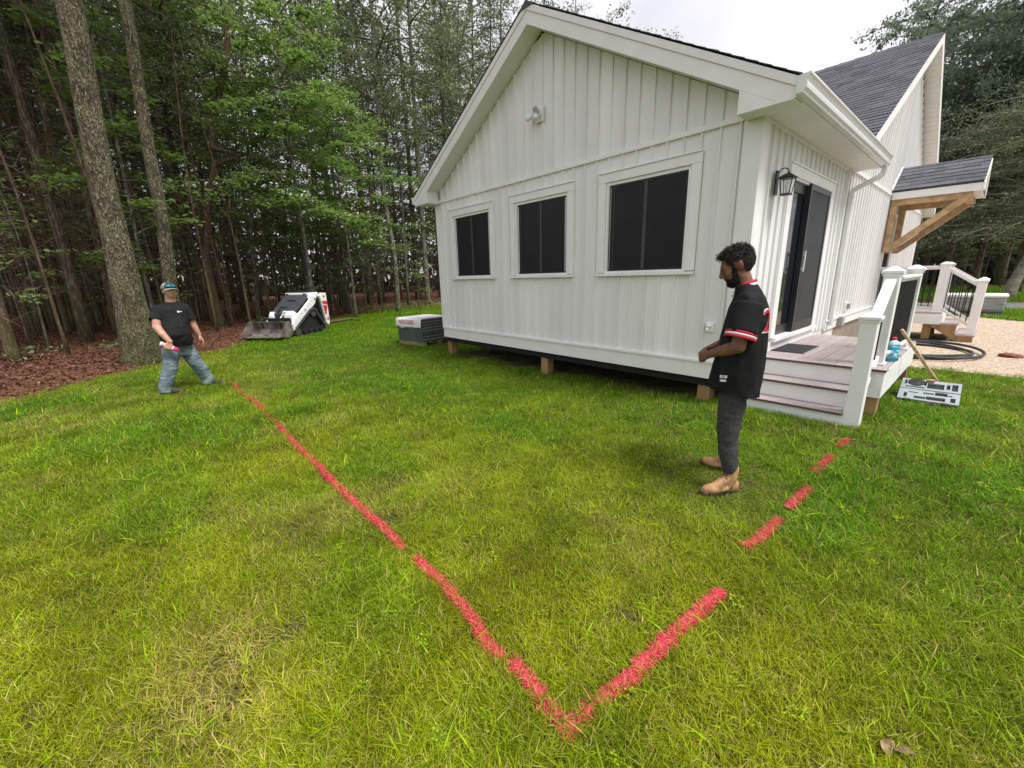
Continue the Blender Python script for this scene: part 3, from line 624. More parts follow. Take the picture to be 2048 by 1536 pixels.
# ------------------------------------------------------------------ text helper
def text_mesh(txt, size, depth=0.):
    c = bpy.data.curves.new('lettering', 'FONT'); c.body = txt; c.size = size; c.extrude = depth; c.align_x = 'CENTER'; c.align_y = 'CENTER'; c.resolution_u = 3
    o = bpy.data.objects.new('lettering', c); COL.objects.link(o); bpy.context.view_layer.update()
    me = bpy.data.meshes.new_from_object(o.evaluated_get(bpy.context.evaluated_depsgraph_get())); bpy.data.objects.remove(o); bpy.data.curves.remove(c); return me
def lettering(txt, size, m, parent, origin, xdir, ydir, bold=0.):
    me = text_mesh(txt, size); me.materials.clear(); me.materials.append(m)
    xd = Vector(xdir).normalized(); yd = Vector(ydir).normalized(); n = xd.cross(yd)
    me.transform(Matrix((xd, yd, n)).transposed().to_4x4()); o = put('lettering', me, parent, origin); return o
# ------------------------------------------------------------------ open power tool case on the grass
case = thing('tool_case', 'open grey plastic power tool case lying on the grass beside the deck', 'tool case', (1.495,1.74,.205)); case.rotation_euler = (R_(18),0,R_(2)); case.scale = (.88,1,1)
M['casegrey'] = mat('grey blue case plastic', (.30,.345,.36), .45, .06, 5., .05, 60.)
M['caseblack'] = mat('black case plastic', (.02,.02,.022), .5, .1)
cw, cd_ = .285, .40
def tray(y0, y1, nm, cav, seed):
    """half of the case: shell below and a moulded grey tray with recesses"""
    b = MB().box(-cw,cw,y0,y1,-.075,-.006); sh = b.build(nm, M['caseblack'], case, bevel=.012)
    t = MB(); xs = sorted(set([-cw,cw]+[c for r in cav for c in (r[0],r[1])])); ys = sorted(set([y0,y1]+[c for r in cav for c in (r[2],r[3])]))
    for xa, xb in zip(xs[:-1], xs[1:]):
        for ya, yb in zip(ys[:-1], ys[1:]):
            xm, ym = (xa+xb)/2, (ya+yb)/2
            if any(r[0] < xm < r[1] and r[2] < ym < r[3] for r in cav): continue
            t.box(xa,xb,ya,yb,-.0055,.014)
    t.build('moulded_tray', M['casegrey'], sh); return sh
cav1 = [(-.20,-.10,-.10+.02,-.05+.02),(-.08,.16,-.09,-.045),(.10,.20,-.07,.0),(-.05,.06,.03,.05),(.20,.24,-.11,-.02),(.08,.16,.06,.09)]
cav1 = [(-.13,-.02,-.165,-.115),(-.015,.16,-.17,-.095),(-.05,.05,-.05,-.015),(.06,.17,-.055,.02),(.205,.25,-.17,-.07),(.17,.215,-.045,-.02),(-.23,-.20,-.16,-.06),(-.19,-.10,-.05,-.03)]
low = tray(-.20,.03,'lower_half',cav1,1)
cav2 = [(-.24,-.05,.075,.105),(-.03,.13,.09,.215),(.15,.185,.11,.22),(.20,.255,.09,.24),(-.06,-.04,.14,.24),(-.255,-.235,.14,.25)]
upp = tray(.05,.28,'lid',cav2,2)
MB().lathe([(.085,.0145),(.088,.017),(.07,.019),(.045,.0185),(.02,.024),(.0,.024)], (-.14,.20,0), 20).build('saw_recess', M['caseblack'], upp)
MB().box(-.05,.03,.225,.255,.015,.05).build('cardboard_tab', mat('cardboard', (.40,.27,.17), .8), upp, bevel=.004)
MB().box(-cw+.01,cw-.01,.030,.05,-.05,-.01).build('hinge', M['caseblack'], case)
for x in (-.185,.165):
    l = MB().box(x-.032,x+.032,-.226,-.196,-.05,.02).build('latch', mat('dark red latch', (.10,.03,.035), .4) if x>0 else M['caseblack'], low, bevel=.006)
    lettering('H', .03, M['trim'], l, (x,-.227,-.01), (1,0,0), (0,0,1))
MB().box(-.09,.13,-.225,-.20,-.045,.0).build('handle', M['caseblack'], low, bevel=.01)
# shovel: its handle leans on the railing post
a = px_ground(1862,766,G); b = Vector((1.178,1.50,.937)); a = Vector((1.60,2.29,G+.03))
sh = thing('shovel', 'shovel leaning against the deck rail post with its pale wooden handle upward', 'shovel', a)
d = b-a
MB().tube([(0,0,0), d*.3, d*.7, d], [.021,.02,.018,.017], 10).build('handle', mat('ash wood handle', (.52,.38,.20), .6, .25, 4., .1, 60., stretch=(6,6,.8)), sh, smooth=True)
e = d.normalized(); MB().tube([e*.10, e*.02, -e*.05], [.024,.024,.026], 10).build('socket', M['blackmetal'], sh, smooth=True)
bl = MB(); s = Vector((0.94,-.3,0)); n = e.cross(s)
bl.add([-e*.03+s*.10, -e*.03-s*.10, -e*.14+s*.11-n*.01, -e*.14-s*.11-n*.01, -e*.17+s*.0-n*.02, -e*.03+n*.02, -e*.14+n*.015], [(0,5,6,2),(5,1,3,6),(2,6,4),(6,3,4)])
bl.build('blade', M['blackmetal'], sh)
# ------------------------------------------------------------------ coiled black hose on the gravel
M['hose'] = mat('black hose', (.03,.03,.032), .55, .3, 8.)
pts = []
rng = random.Random(4)
for k in range(150):
    t = k/150; a = t*2*math.pi*3.4+2.4; rr = 1+.10*math.sin(a*.37+1)
    pts.append((.98+.80*rr*math.cos(a)*(.96+.08*t), 5.75+.95*rr*math.sin(a)*(.94+.1*t), G+.03+.05*t+.015*math.sin(a*2.3)))
tag(MB().tube(pts, .023, 8).build('hose', M['hose'], smooth=True), 'black hose coiled in wide loops on the gravel beside the landing', 'hose')
# reddish clay lump
rk = bmesh.new(); bmesh.ops.create_icosphere(rk, subdivisions=3, radius=1)
for v in rk.verts:
    v.co *= 1+.35*mnoise.noise(v.co*1.6+Vector((3,1,2)))+.12*mnoise.noise(v.co*5); v.co.x *= .13; v.co.y *= .10; v.co.z *= .05
me = bpy.data.meshes.new('clay_lump'); rk.to_mesh(me); rk.free(); me.materials.append(mat('red clay', (.20,.075,.05), .9, .3, 12., .5, 60.))
me.polygons.foreach_set('use_smooth', [True]*len(me.polygons))
p = px_ground(2020,715,G); tag(put('clay_lump', me, None, (p.x,p.y,G+.03)), 'lump of red clay lying alone on the tan gravel', 'clay lump')
# black sheet under the landing
fs = MB(); fs.add([(.45,7.45,G+.012),(1.15,7.25,G+.012),(1.32,7.75,G+.02),(1.1,8.2,G+.03),(.3,8.1,G+.014)], [(0,1,2,3,4)])
tag(fs.build('fabric_sheet', M['caseblack']), 'black fabric sheet crumpled on the gravel below the landing', 'sheet')
# ------------------------------------------------------------------ wrapped pallet by the road
pal = thing('wrapped_pallet', 'pallet wrapped in grey plastic with a white top at the far gravel edge', 'pallet', (1.42,15.15,G), R_(0))
wm = mat('grey stretch wrap', (.27,.28,.29), .3, .35, 5., .6, 12., spec=.6, stretch=(.6,.6,4))
bm_ = loft_rr([(.70,.55,.06,.12,0),(.71,.56,.06,.2,0),(.70,.55,.05,.33,0),(.71,.555,.06,.50,0),(.70,.55,.06,.58,0)])
bm_.build('wrapped_load', wm, pal, smooth=True)
loft_rr([(.71,.57,.06,.56,0),(.73,.59,.06,.585,0),(.735,.595,.06,.64,0),(.70,.57,.06,.655,0)]).build('white_top_sheet', M['trim'], pal, smooth=True)
pb = MB(); 
for y in (-.5,0,.5): pb.box(-.68,.68,y-.045,y+.045,.0,.095)
for k in range(6): pb.box(-.68+k*.252,-.68+k*.252+.1,-.55,.55,.096,.118)
pb.build('pallet_base', mat('grey wood', (.16,.145,.13), .85, .3, 5.), pal)
# ------------------------------------------------------------------ stack of roofing bundles behind the wing
ang = R_(10); st = thing('bundle_pallet', 'wooden pallet under the stack of roofing bundles beside the house', 'pallet', (-7.30,.16,0), ang)
pw = mat('pallet wood', (.34,.24,.13), .85, .3, 6., .3, 60.)
for y in (.04,.53,1.02): MB().box(-.98,0,y,y+.09,.0,.085).build('runner', pw, st, bevel=.003)
for k in range(6): MB().box(-.98,.0,.03+k*.20,.13+k*.20,.0855,.105).build('slat', pw, st, bevel=.002)
ca, sa = math.cos(ang), math.sin(ang)
def stp(x, y, z): return (-7.30+ca*x-sa*y, .16+sa*x+ca*y, z)
bun = [mat('green grey bundle wrap', (.075,.105,.095), .4, .3, 6., .3, 30.), mat('grey bundle wrap', (.115,.115,.12), .35, .3, 6., .3, 30.)]
rng = random.Random(9)
NB = 8; bh = .072
for k in range(NB):
    for j, (x0, x1) in enumerate(((-.96,-.01),)):
        dx = rng.uniform(-.015,.015); dy = rng.uniform(-.012,.012); z0 = .107+k*bh
        b = MB().box(x0+dx,x1+dx,.02+dy,1.08+dy,0,bh-.006); o = b.build('shingle_bundle', bun[1 if k > 3 else 0], bevel=.012)
        o.location = (-7.30,.16,z0); o.rotation_euler = (0,0,ang)
        lab = ['lowest roofing bundle of the stack, on the wooden pallet','second roofing bundle from the bottom of the stack','third roofing bundle from the bottom of the stack','green grey roofing bundle fourth from the bottom of the stack','grey roofing bundle fourth from the top of the stack','grey roofing bundle third from the top of the stack','grey roofing bundle just below the topmost in the stack','topmost grey roofing bundle of the stack, under the white plastic sheet'][k]
        tag(o, lab, 'shingle bundle', 'roofing bundles stacked on the pallet')
        sm_ = MB().box(x0+dx+.01,x1+dx+.004,.03+dy,1.085+dy,bh-.0125,bh-.0065); sm_.build('wrap_seam', M['gutter'], o)
zt = .107+NB*bh
cv = thing('plastic_cover', 'white plastic sheet with red letters draped over the roofing bundles', 'plastic sheet', (-7.30,.16,0), ang)
cm = MB(); nxx, nyy = 22, 18; V = []
prof_y = [(1.09,zt),(.9,zt+.006),(.6,zt+.004),(.3,zt+.006),(.06,zt+.004),(.012,zt-.006),(-.012,zt-.03),(-.014,zt-.09),(-.018,zt-.14),(-.022,zt-.19),(-.02,zt-.22)]
for i in range(nxx+1):
    x = -.985+.995*i/nxx
    for k, (y, z) in enumerate(prof_y):
        w = .012*mnoise.noise((x*7,k*.7,2)); zz = z+(0 if k < 6 else .05*mnoise.noise((x*5,1,9))*(k-5)/5)+.004*mnoise.noise((x*6,y*6,1)); V.append((x, y+(w*(k>5))-.004*(k>5), zz))
n = len(prof_y); F = [(i*n+k,(i+1)*n+k,(i+1)*n+k+1,i*n+k+1) for i in range(nxx) for k in range(n-1)]
cm.add(V, F); so_ = cm.build('cover_sheet', mat('white plastic sheet', (.78,.78,.77), .3, .04, 8., .3, 30.), cv, smooth=True); so_.modifiers.new('thick','SOLIDIFY').thickness = .003
redm = mat('red print', (.42,.02,.03), .5)
lettering('NOOSEK', .15, redm, cv, (-.52,-.05,zt-.085), (1,0,0), (0,0,1))
# low white stack behind the first
lo = thing('board_stack', 'low stack of white boards lying on the grass behind the roofing bundles', 'board stack', (-7.75,2.3,0), R_(12))
for k in range(3): MB().box(-.55,.6,.0,1.2,.56+k*.03,.585+k*.03).build('board', M['trim'], lo, bevel=.003)
MB().box(-.5,.5,.1,1.1,.0,.558).build('crate_base', bun[1], lo, bevel=.01)
# ------------------------------------------------------------------ stand-on compact loader
ldr = thing('compact_loader', 'small white stand-on track loader with a rusty bucket parked at the wood edge', 'loader', (-13.42,-.42,.0), -.90)
WH = mat('loader white paint', (.74,.74,.73), .35, .16, 7., .05, 40., spec=.5, cutoff=(.25,.5), detail=8)
HG = mat('dark grey loader hood', (.050,.056,.066), .45, .12, 6., .1, 50.)
RU = mat('worn bucket steel', (.11,.10,.09), .55, .4, 5., .4, 40., col2=(.17,.14,.12))
BK = mat('loader black', (.015,.015,.016), .5, .2); RB = mat('track rubber', (.055,.055,.055), .75, .3, 10., .3, 60.)
RD = mat('loader red decal', (.55,.03,.03), .4)
# bucket (opening faces +x)
bk = MB(); w = .62; pr = [(2.52,.10),(2.05,.06),(1.92,.12),(1.88,.28),(1.93,.47),(1.98,.50)]
bi = [(2.52,.112),(2.06,.085),(1.945,.14),(1.91,.28),(1.955,.455),(1.985,.49)]
bk.prism(pr+bi[::-1], 'y', -w, w); bu = bk.build('bucket', RU, ldr); bu.location = (.10,-.06,.02)
for s in (-1,1):
    MB().prism([(2.50,.105),(2.05,.055),(1.91,.115),(1.87,.28),(1.92,.48),(1.99,.52),(2.10,.50)], 'y', s*w, s*(w+.014)).build('side_plate', RU, bu)
MB().box(2.44,2.56,-w-.014,w+.014,.094,.106).build('cutting_edge', RU, bu)
for y in (-.30,.30): MB().prism([(1.86,.16),(1.80,.2),(1.80,.5),(1.88,.55),(1.98,.51),(1.92,.3)], 'y', y-.03, y+.03).build('bucket_hook', BK, bu)
# quick hitch and arms
MB().box(1.74,1.80,-.38,.38,.16,.60).build('hitch_plate', BK, ldr, bevel=.01)
MB().tube([(1.50,-.12,.74),(1.78,-.12,.52)], .035, 10).build('tilt_cylinder', BK, ldr, smooth=True); MB().tube([(1.50,.0,.74),(1.78,.0,.52)], .03, 10).build('hydraulic_rod', M['gutter'], ldr, smooth=True)
MB().prism([(1.40,.62),(1.62,.78),(1.70,.66),(1.72,.42),(1.60,.30),(1.40,.38)], 'y', -.40, -.24).build('nose_panel', WH, ldr, bevel=.02)
MB().prism([(1.34,.64),(1.60,.80),(1.70,.68),(1.72,.46),(1.58,.34),(1.36,.40)], 'y', .04, .40).build('nose_panel', WH, ldr, bevel=.02)
MB().box(1.30,1.52,-.24,.04,.36,.74).build('nose_core', BK, ldr, bevel=.02)
for s in (-1,1):
    y0, y1 = s*.405, s*.475
    MB().prism([(1.80,.22),(1.66,.20),(1.50,.40),(.62,.96),(.50,1.18),(.66,1.24),(.95,1.03),(1.66,.58),(1.80,.42)], 'y', y0, y1).build('lift_arm', WH, ldr, bevel=.012)
    MB().prism([(.30,1.28),(.05,1.26),(.02,.30),(.10,.20),(.20,.28),(.34,.95),(.40,1.20)], 'y', s*.44, s*.52).build('rear_upright', WH, ldr, bevel=.015)
    MB().prism([(.50,1.20),(.36,1.10),(.22,.30),(.34,.30)], 'y', s*.40, s*.46).build('lift_cylinder', BK, ldr)
    yd = s*.5225
    MB().prism([(.335,1.02),(.045,1.00),(.045,.88),(.305,.92)], 'y', yd, yd+s*.003).build('red_decal', RD, ldr)
    MB().prism([(.30,.885),(.06,.85),(.17,.55),(.235,.58)], 'y', yd, yd+s*.003).build('red_decal', RD, ldr)
    for x, z in ((.20,1.16),(.62,1.10)): MB().lathe([(.03,.0),(.03,.012)], (x,s*(.52 if x<.3 else .475),z), 12, ax=(0,s,0)).build('pivot_bolt', BK, ldr)
    lettering('T', .07, M['trim'], ldr, (.18,yd+s*.006,.955), (-s,0,.05), (0,0,1))
    lettering('MT', .10, RD, ldr, (1.13,y1+s*.003,.765), (-s*1,0,s*.64) if s>0 else (1,0,-.62), (.54,0,.84) if 1 else 0)
    # track: triangular belt
    belt = [(.42,.0),(1.62,.0),(1.76,.06),(1.80,.17),(1.74,.27),(.92,.80),(.80,.83),(.68,.78),(.62,.66),(.30,.22),(.28,.10)]
    ct = MB(); P = []
    for i in range(len(belt)):
        a = Vector((*belt[i],0)); b = Vector((*belt[(i+1)%len(belt)],0)); P.append(a)
    y_a, y_b = s*.27, s*.53
    inner = []
    cx = sum(p[0] for p in belt)/len(belt); cz = sum(p[1] for p in belt)/len(belt)
    for x, z in belt: v = Vector((cx-x, cz-z)); v.normalize(); inner.append((x+v.x*.05, z+v.y*.05))
    nb = len(belt); V = [(x,y_a,z) for x,z in belt]+[(x,y_b,z) for x,z in belt]+[(x,y_a,z) for x,z in inner]+[(x,y_b,z) for x,z in inner]
    F = []
    for i in range(nb):
        j = (i+1)%nb; F += [(i,j,nb+j,nb+i),(2*nb+i,3*nb+i,3*nb+j,2*nb+j),(i,2*nb+i,2*nb+j,j),(nb+i,nb+j,3*nb+j,3*nb+i)]
    ct.add(V, F); tk = ct.build('track', RB, ldr)
    lg = MB()
    for i in range(nb):
        a = Vector(belt[i]); b = Vector(belt[(i+1)%nb]); L = (b-a).length; n_ = max(1,int(L/.085))
        t = (b-a).normalized(); o_ = Vector((t.y,-t.x))
        for k in range(n_):
            c = a+t*(k+.5)*L/n_; lg.obox((c.x+o_.x*.012,(y_a+y_b)/2,c.y+o_.y*.012),(t.x*.022,0,t.y*.022),(0,.125,0),(o_.x*.014,0,o_.y*.014))
    kind(lg.build('track_lugs', RB, tk), 'stuff')
    MB().prism([(.50,.06),(1.60,.06),(1.66,.2),(.85,.66),(.72,.66),(.45,.2)], 'y', s*.30, s*.44).build('track_frame', BK, tk)
    for x, z, r in ((.43,.13,.11),(.75,.11,.09),(1.02,.11,.09),(1.29,.11,.09),(1.62,.15,.12),(.79,.66,.13)):
        MB().lathe([(r,.0),(r,.05),(r*.6,.06)], (x,s*.44,z), 16, ax=(0,s,0)).build('track_wheel', BK if r<.12 else RB, tk)
# hoses, work light, rivets and grime of use
for k, y in enumerate((-.19,-.14,.14,.20)): MB().tube([(1.32,y,.74),(1.48,y+.02,.84-.01*k),(1.66,y*.7,.74),(1.74,y*.6,.56)], .014, 7).build('hydraulic_hose', BK, ldr, smooth=True)
for y in (-.30,.30): MB().lathe([(.035,0),(.045,.03),(.045,.045)], (.84,y,1.24), 14, ax=(1,0,.1)).build('work_light', HG, ldr)
for s in (-1,1):
    for x, z in ((1.20,.80),(1.36,.70),(.95,.955)): MB().lathe([(.014,0),(.012,.008)], (x,s*.4755,z), 8, ax=(0,s,0)).build('rivet', BK, ldr)
    MB().lathe([(.05,.0),(.05,.003)], (.115,s*.5235,.42), 16, ax=(0,s,0)).build('round_decal', RD, ldr)
    MB().prism([(.80,.92),(.55,1.02),(.42,.55),(.60,.30),(.85,.50)], 'y', s*.267, s*.30).build('side_guard', HG, ldr, bevel=.01)
# body and hood
MB().prism([(.30,.25),(1.45,.25),(1.62,.45),(1.60,.62),(.80,1.14),(.30,1.14)], 'y', -.265, .265).build('engine_body', BK, ldr)
MB().prism([(1.66,.70),(1.62,.64),(.86,1.10),(.80,1.26),(.90,1.22)], 'y', -.385, .385).build('hood', HG, ldr, bevel=.02)
for k in range(2): MB().obox((1.12+.28*k,.02-.1*k,1.066-.19*k),(.03,0,-.02),(0,.13,0),(.004,0,.006)).build('hood_vent', BK, ldr)
MB().box(.30,.84,-.40,.40,1.12,1.30).build('console', WH, ldr, bevel=.02)
MB().box(.32,.82,-.36,.36,1.301,1.36).build('control_panel', BK, ldr, bevel=.015)
MB().tube([(.36,-.34,1.34),(.34,-.34,1.46),(.34,.34,1.46),(.36,.34,1.34)], .016, 8).build('grab_bar', BK, ldr, smooth=True)
for y in (-.22,.1): MB().tube([(.55,y,1.35),(.58,y,1.45)], [.012,.022], 8).build('control_lever', BK, ldr, smooth=True)
# ------------------------------------------------------------------ grass blades
RS = np.random.RandomState(11)
def blades(x, y, z, h, w, az, lean, bend, seg=3):
    n = len(x); t = np.linspace(0,1,seg+1)[None,:]; h_ = h[:,None]
    r = h_*(np.sin(lean)[:,None]*t+bend[:,None]*t*t); zz = h_*(np.cos(lean)[:,None]*t-.42*bend[:,None]*t*t)
    zz = np.maximum(zz, .004*t)
    cx = x[:,None]+np.cos(az)[:,None]*r; cy = y[:,None]+np.sin(az)[:,None]*r; cz = z[:,None]+zz
    wd = w[:,None]*.5*(1-.92*t**1.6); a2 = az+math.pi/2; px, py = np.cos(a2)[:,None]*wd, np.sin(a2)[:,None]*wd
    V = np.stack([np.stack([cx-px,cy-py,cz],-1), np.stack([cx+px,cy+py,cz],-1)], 2)
    return V.reshape(-1,3)
def grass_mat(name, tinted=True):
    m = bpy.data.materials.new(name); m.use_nodes = True; t = m.node_tree; N = t.nodes; L = t.links; b = N['Principled BSDF']
    b.inputs['Roughness'].default_value = .5; b.inputs['Specular IOR Level'].default_value = .10
    at = N.new('ShaderNodeAttribute'); at.attribute_type = 'INSTANCER'; at.attribute_name = 'tint'; sx = N.new('ShaderNodeSeparateXYZ'); L.new(at.outputs['Vector'], sx.inputs[0])
    m1 = N.new('ShaderNodeMixRGB'); m1.inputs[1].default_value = (.085,.225,.004,1); m1.inputs[2].default_value = (.315,.350,.006,1); L.new(sx.outputs[0], m1.inputs[0])
    m2 = N.new('ShaderNodeMixRGB'); m2.inputs[2].default_value = (.42,.35,.11,1); L.new(m1.outputs[0], m2.inputs[1])
    ge = N.new('ShaderNodeNewGeometry'); ad = N.new('ShaderNodeMath'); ad.operation = 'ADD'; L.new(ge.outputs['Random Per Island'], ad.inputs[0]); L.new(sx.outputs[1], ad.inputs[1])
    th = N.new('ShaderNodeMapRange'); th.inputs[1].default_value = .82; th.inputs[2].default_value = 1.02; L.new(ad.outputs[0], th.inputs[0]); L.new(th.outputs[0], m2.inputs[0])
    mu = N.new('ShaderNodeMath'); mu.operation = 'MULTIPLY'; mu.inputs[1].default_value = 7.31; L.new(ge.outputs['Random Per Island'], mu.inputs[0]); fr = N.new('ShaderNodeMath'); fr.operation = 'FRACT'; L.new(mu.outputs[0], fr.inputs[0])
    mr = N.new('ShaderNodeMapRange'); mr.inputs[3].default_value = .40; mr.inputs[4].default_value = 1.75; L.new(fr.outputs[0], mr.inputs[0])
    vm = N.new('ShaderNodeMath'); vm.operation = 'MULTIPLY'; L.new(mr.outputs[0], vm.inputs[0]); L.new(sx.outputs[2], vm.inputs[1])
    hs = N.new('ShaderNodeHueSaturation'); L.new(m2.outputs[0], hs.inputs['Color']); L.new(vm.outputs[0], hs.inputs['Value'])
    L.new(hs.outputs[0], b.inputs['Base Color']); tr = N.new('ShaderNodeBsdfTranslucent'); L.new(hs.outputs[0], tr.inputs[0]); mx = N.new('ShaderNodeMixShader'); mx.inputs[0].default_value = .38
    L.new(b.outputs[0], mx.inputs[1]); L.new(tr.outputs[0], mx.inputs[2]); L.new(mx.outputs[0], N['Material Output'].inputs[0]); return m
GM = grass_mat('grass blades')
proto_col = bpy.data.collections.new('grass_tufts')
def tuft(name, n, rad, hm, wm, m, flat=.5, seg=3):
    a = RS.rand(n)*2*np.pi; r = rad*np.sqrt(RS.rand(n)); h = hm*(.45+.85*RS.rand(n)); w = wm*(.6+.8*RS.rand(n))
    V = blades(r*np.cos(a), r*np.sin(a), np.full(n,-.004), h, w, RS.rand(n)*2*np.pi, (RS.rand(n)**1.2)*flat*1.9, RS.rand(n)*.9, seg)
    return np_grid_mesh(name, V, n, seg, m)
def proto(me): o = bpy.data.objects.new(me.name, me); proto_col.objects.link(o); return o
for k in range(5): proto(tuft('tuft_a%d' % k, 34, .062, .046, .0031, GM, .66))
for k in range(2): proto(tuft('tuft_b%d' % k, 18, .07, .046, .0030, GM, .9))
proto(tuft('tuft_c0', 7, .025, .085, .0055, GM, .75, 4))                       # broad bladed weed grass
proto(tuft('tuft_d0', 38, .16, .056, .0062, GM, .5, 2)); proto(tuft('tuft_d1', 38, .16, .06, .0062, GM, .55, 2))   # for the distance
def clover():
    P = []
    for k in range(9):
        a = RS.rand()*6.28; r = .045*RS.rand(); cx, cy, cz = r*math.cos(a), r*math.sin(a), .02+.03*RS.rand(); s = .005+.004*RS.rand(); a0 = RS.rand()*6
        for j in range(3):
            b = a0+j*2.09; u = np.array([math.cos(b),math.sin(b),.15]); v = np.array([-math.sin(b),math.cos(b),0.]); c = np.array([cx,cy,cz])
            P += [c, c+u*s*.7+v*s*.55, c+u*s*1.35, c+u*s*.7-v*s*.55]
    return np_mesh('tuft_e0', np.array(P), 4, GM)
proto(clover())
def scatter_gn(name, pts, rot, scl, idx, tint, col, label=None):
    me = bpy.data.meshes.new(name); n = len(pts); me.vertices.add(n); me.vertices.foreach_set('co', pts.astype(np.float32).ravel())
    for nm, tp, dat, key in (('rot','FLOAT_VECTOR',rot,'vector'),('scl','FLOAT',scl,'value'),('idx','INT',idx,'value'),('tint','FLOAT_VECTOR',tint,'vector')):
        a = me.attributes.new(nm, tp, 'POINT'); a.data.foreach_set(key, np.ascontiguousarray(dat, np.int32 if tp == 'INT' else np.float32).ravel())
    o = bpy.data.objects.new(name, me); COL.objects.link(o)
    g = bpy.data.node_groups.new(name+'_scatter', 'GeometryNodeTree'); g.interface.new_socket('Geometry', in_out='INPUT', socket_type='NodeSocketGeometry'); g.interface.new_socket('Geometry', in_out='OUTPUT', socket_type='NodeSocketGeometry')
    N = g.nodes; L = g.links; gi = N.new('NodeGroupInput'); go = N.new('NodeGroupOutput'); ip = N.new('GeometryNodeInstanceOnPoints'); ci = N.new('GeometryNodeCollectionInfo')
    ci.inputs['Collection'].default_value = col; ci.inputs['Separate Children'].default_value = True; ci.inputs['Reset Children'].default_value = True
    ip.inputs['Pick Instance'].default_value = True
    def attr(nm, tp): a = N.new('GeometryNodeInputNamedAttribute'); a.data_type = tp; a.inputs['Name'].default_value = nm; return a
    ar = attr('rot','FLOAT_VECTOR'); er = N.new('FunctionNodeEulerToRotation'); L.new(ar.outputs['Attribute'], er.inputs[0]); L.new(er.outputs[0], ip.inputs['Rotation'])
    L.new(attr('scl','FLOAT').outputs['Attribute'], ip.inputs['Scale']); L.new(attr('idx','INT').outputs['Attribute'], ip.inputs['Instance Index'])
    L.new(gi.outputs[0], ip.inputs['Points']); L.new(ci.outputs[0], ip.inputs['Instance']); L.new(ip.outputs[0], go.inputs[0])
    md = o.modifiers.new('scatter', 'NODES'); md.node_group = g; return kind(o, 'stuff')
_f = np.array(fw); _r = np.array(rt2); _u = np.array(up2); _c = np.array(CAM)
def project(P):
    d = P-_c; z = d@_f; zz = np.where(z > .05, z, .05); return 1024+F_PX*(d@_r)/zz, 768-F_PX*(d@_u)/zz, z
def leaf_q(rs, C):
    n = len(C); az = rs.rand(n)*6.283; s = .012+.030*rs.rand(n); w = np.where(rs.rand(n) < .12, .010, .0022); el = rs.randn(n)*.3
    u = np.stack([np.cos(az)*np.cos(el),np.sin(az)*np.cos(el),np.sin(el)],-1)*s[:,None]; v = np.stack([-np.sin(az),np.cos(az),0*az+.2],-1)*w[:,None]
    return np.stack([C-u*.5,C+v*.5,C+u*.5,C-v*.5],1).reshape(-1,3)
# ------------------------------------------------------------------ spray painted lines on the lawn
PAINT = [
 ('longest and thinnest red painted line, from the walking man to the middle lawn', [(467,767),(478,783),(490,792),(512,806),(530,825),(552,845),(575,873),(605,905),(640,937),(660,960),(700,1000),(740,1037),(775,1065),(806,1100)], .024, 4.6),
 ('middle stretch of red spray painted line between two small gaps', [(832,1118),(850,1140),(880,1165),(905,1195),(935,1230),(955,1255),(968,1282),(985,1303),(1005,1316)], .022, 5.2),
 ('red spray painted V shaped corner mark, the widest and brightest of the lines', [(1024,1330),(1060,1370),(1090,1410),(1115,1440),(1137,1462),(1160,1440),(1200,1405),(1250,1370),(1300,1318),(1350,1270),(1400,1228),(1440,1187)], .032, 5.2),
 ('first and longest red dash after the painted corner', [(1495,1097),(1520,1080),(1560,1042)], .032, 4.4),
 ('second red painted dash, right of the tan boots', [(1577,1020),(1600,997),(1621,976)], .032, 4.4),
 ('third faint red painted dash towards the steps', [(1627,948),(1645,932),(1663,914)], .036, 1.5),
 ('shortest and faintest red painted dash, closest to the deck steps', [(1677,896),(1686,888),(1696,881)], .032, 1.)]
PM = bpy.data.materials.new('red marking paint'); PM.use_nodes = True
_N = PM.node_tree.nodes; _L = PM.node_tree.links; _b = _N['Principled BSDF']; _g = _N.new('ShaderNodeNewGeometry'); _cr = _N.new('ShaderNodeValToRGB')
_cr.color_ramp.elements[0].color = (.34,.010,.022,1); _cr.color_ramp.elements[1].color = (.88,.13,.19,1); _e = _cr.color_ramp.elements.new(.55); _e.color = (.64,.028,.065,1)
_L.new(_g.outputs['Random Per Island'], _cr.inputs[0]); _L.new(_cr.outputs[0], _b.inputs['Base Color']); _b.inputs['Roughness'].default_value = .45
paint_paths = []
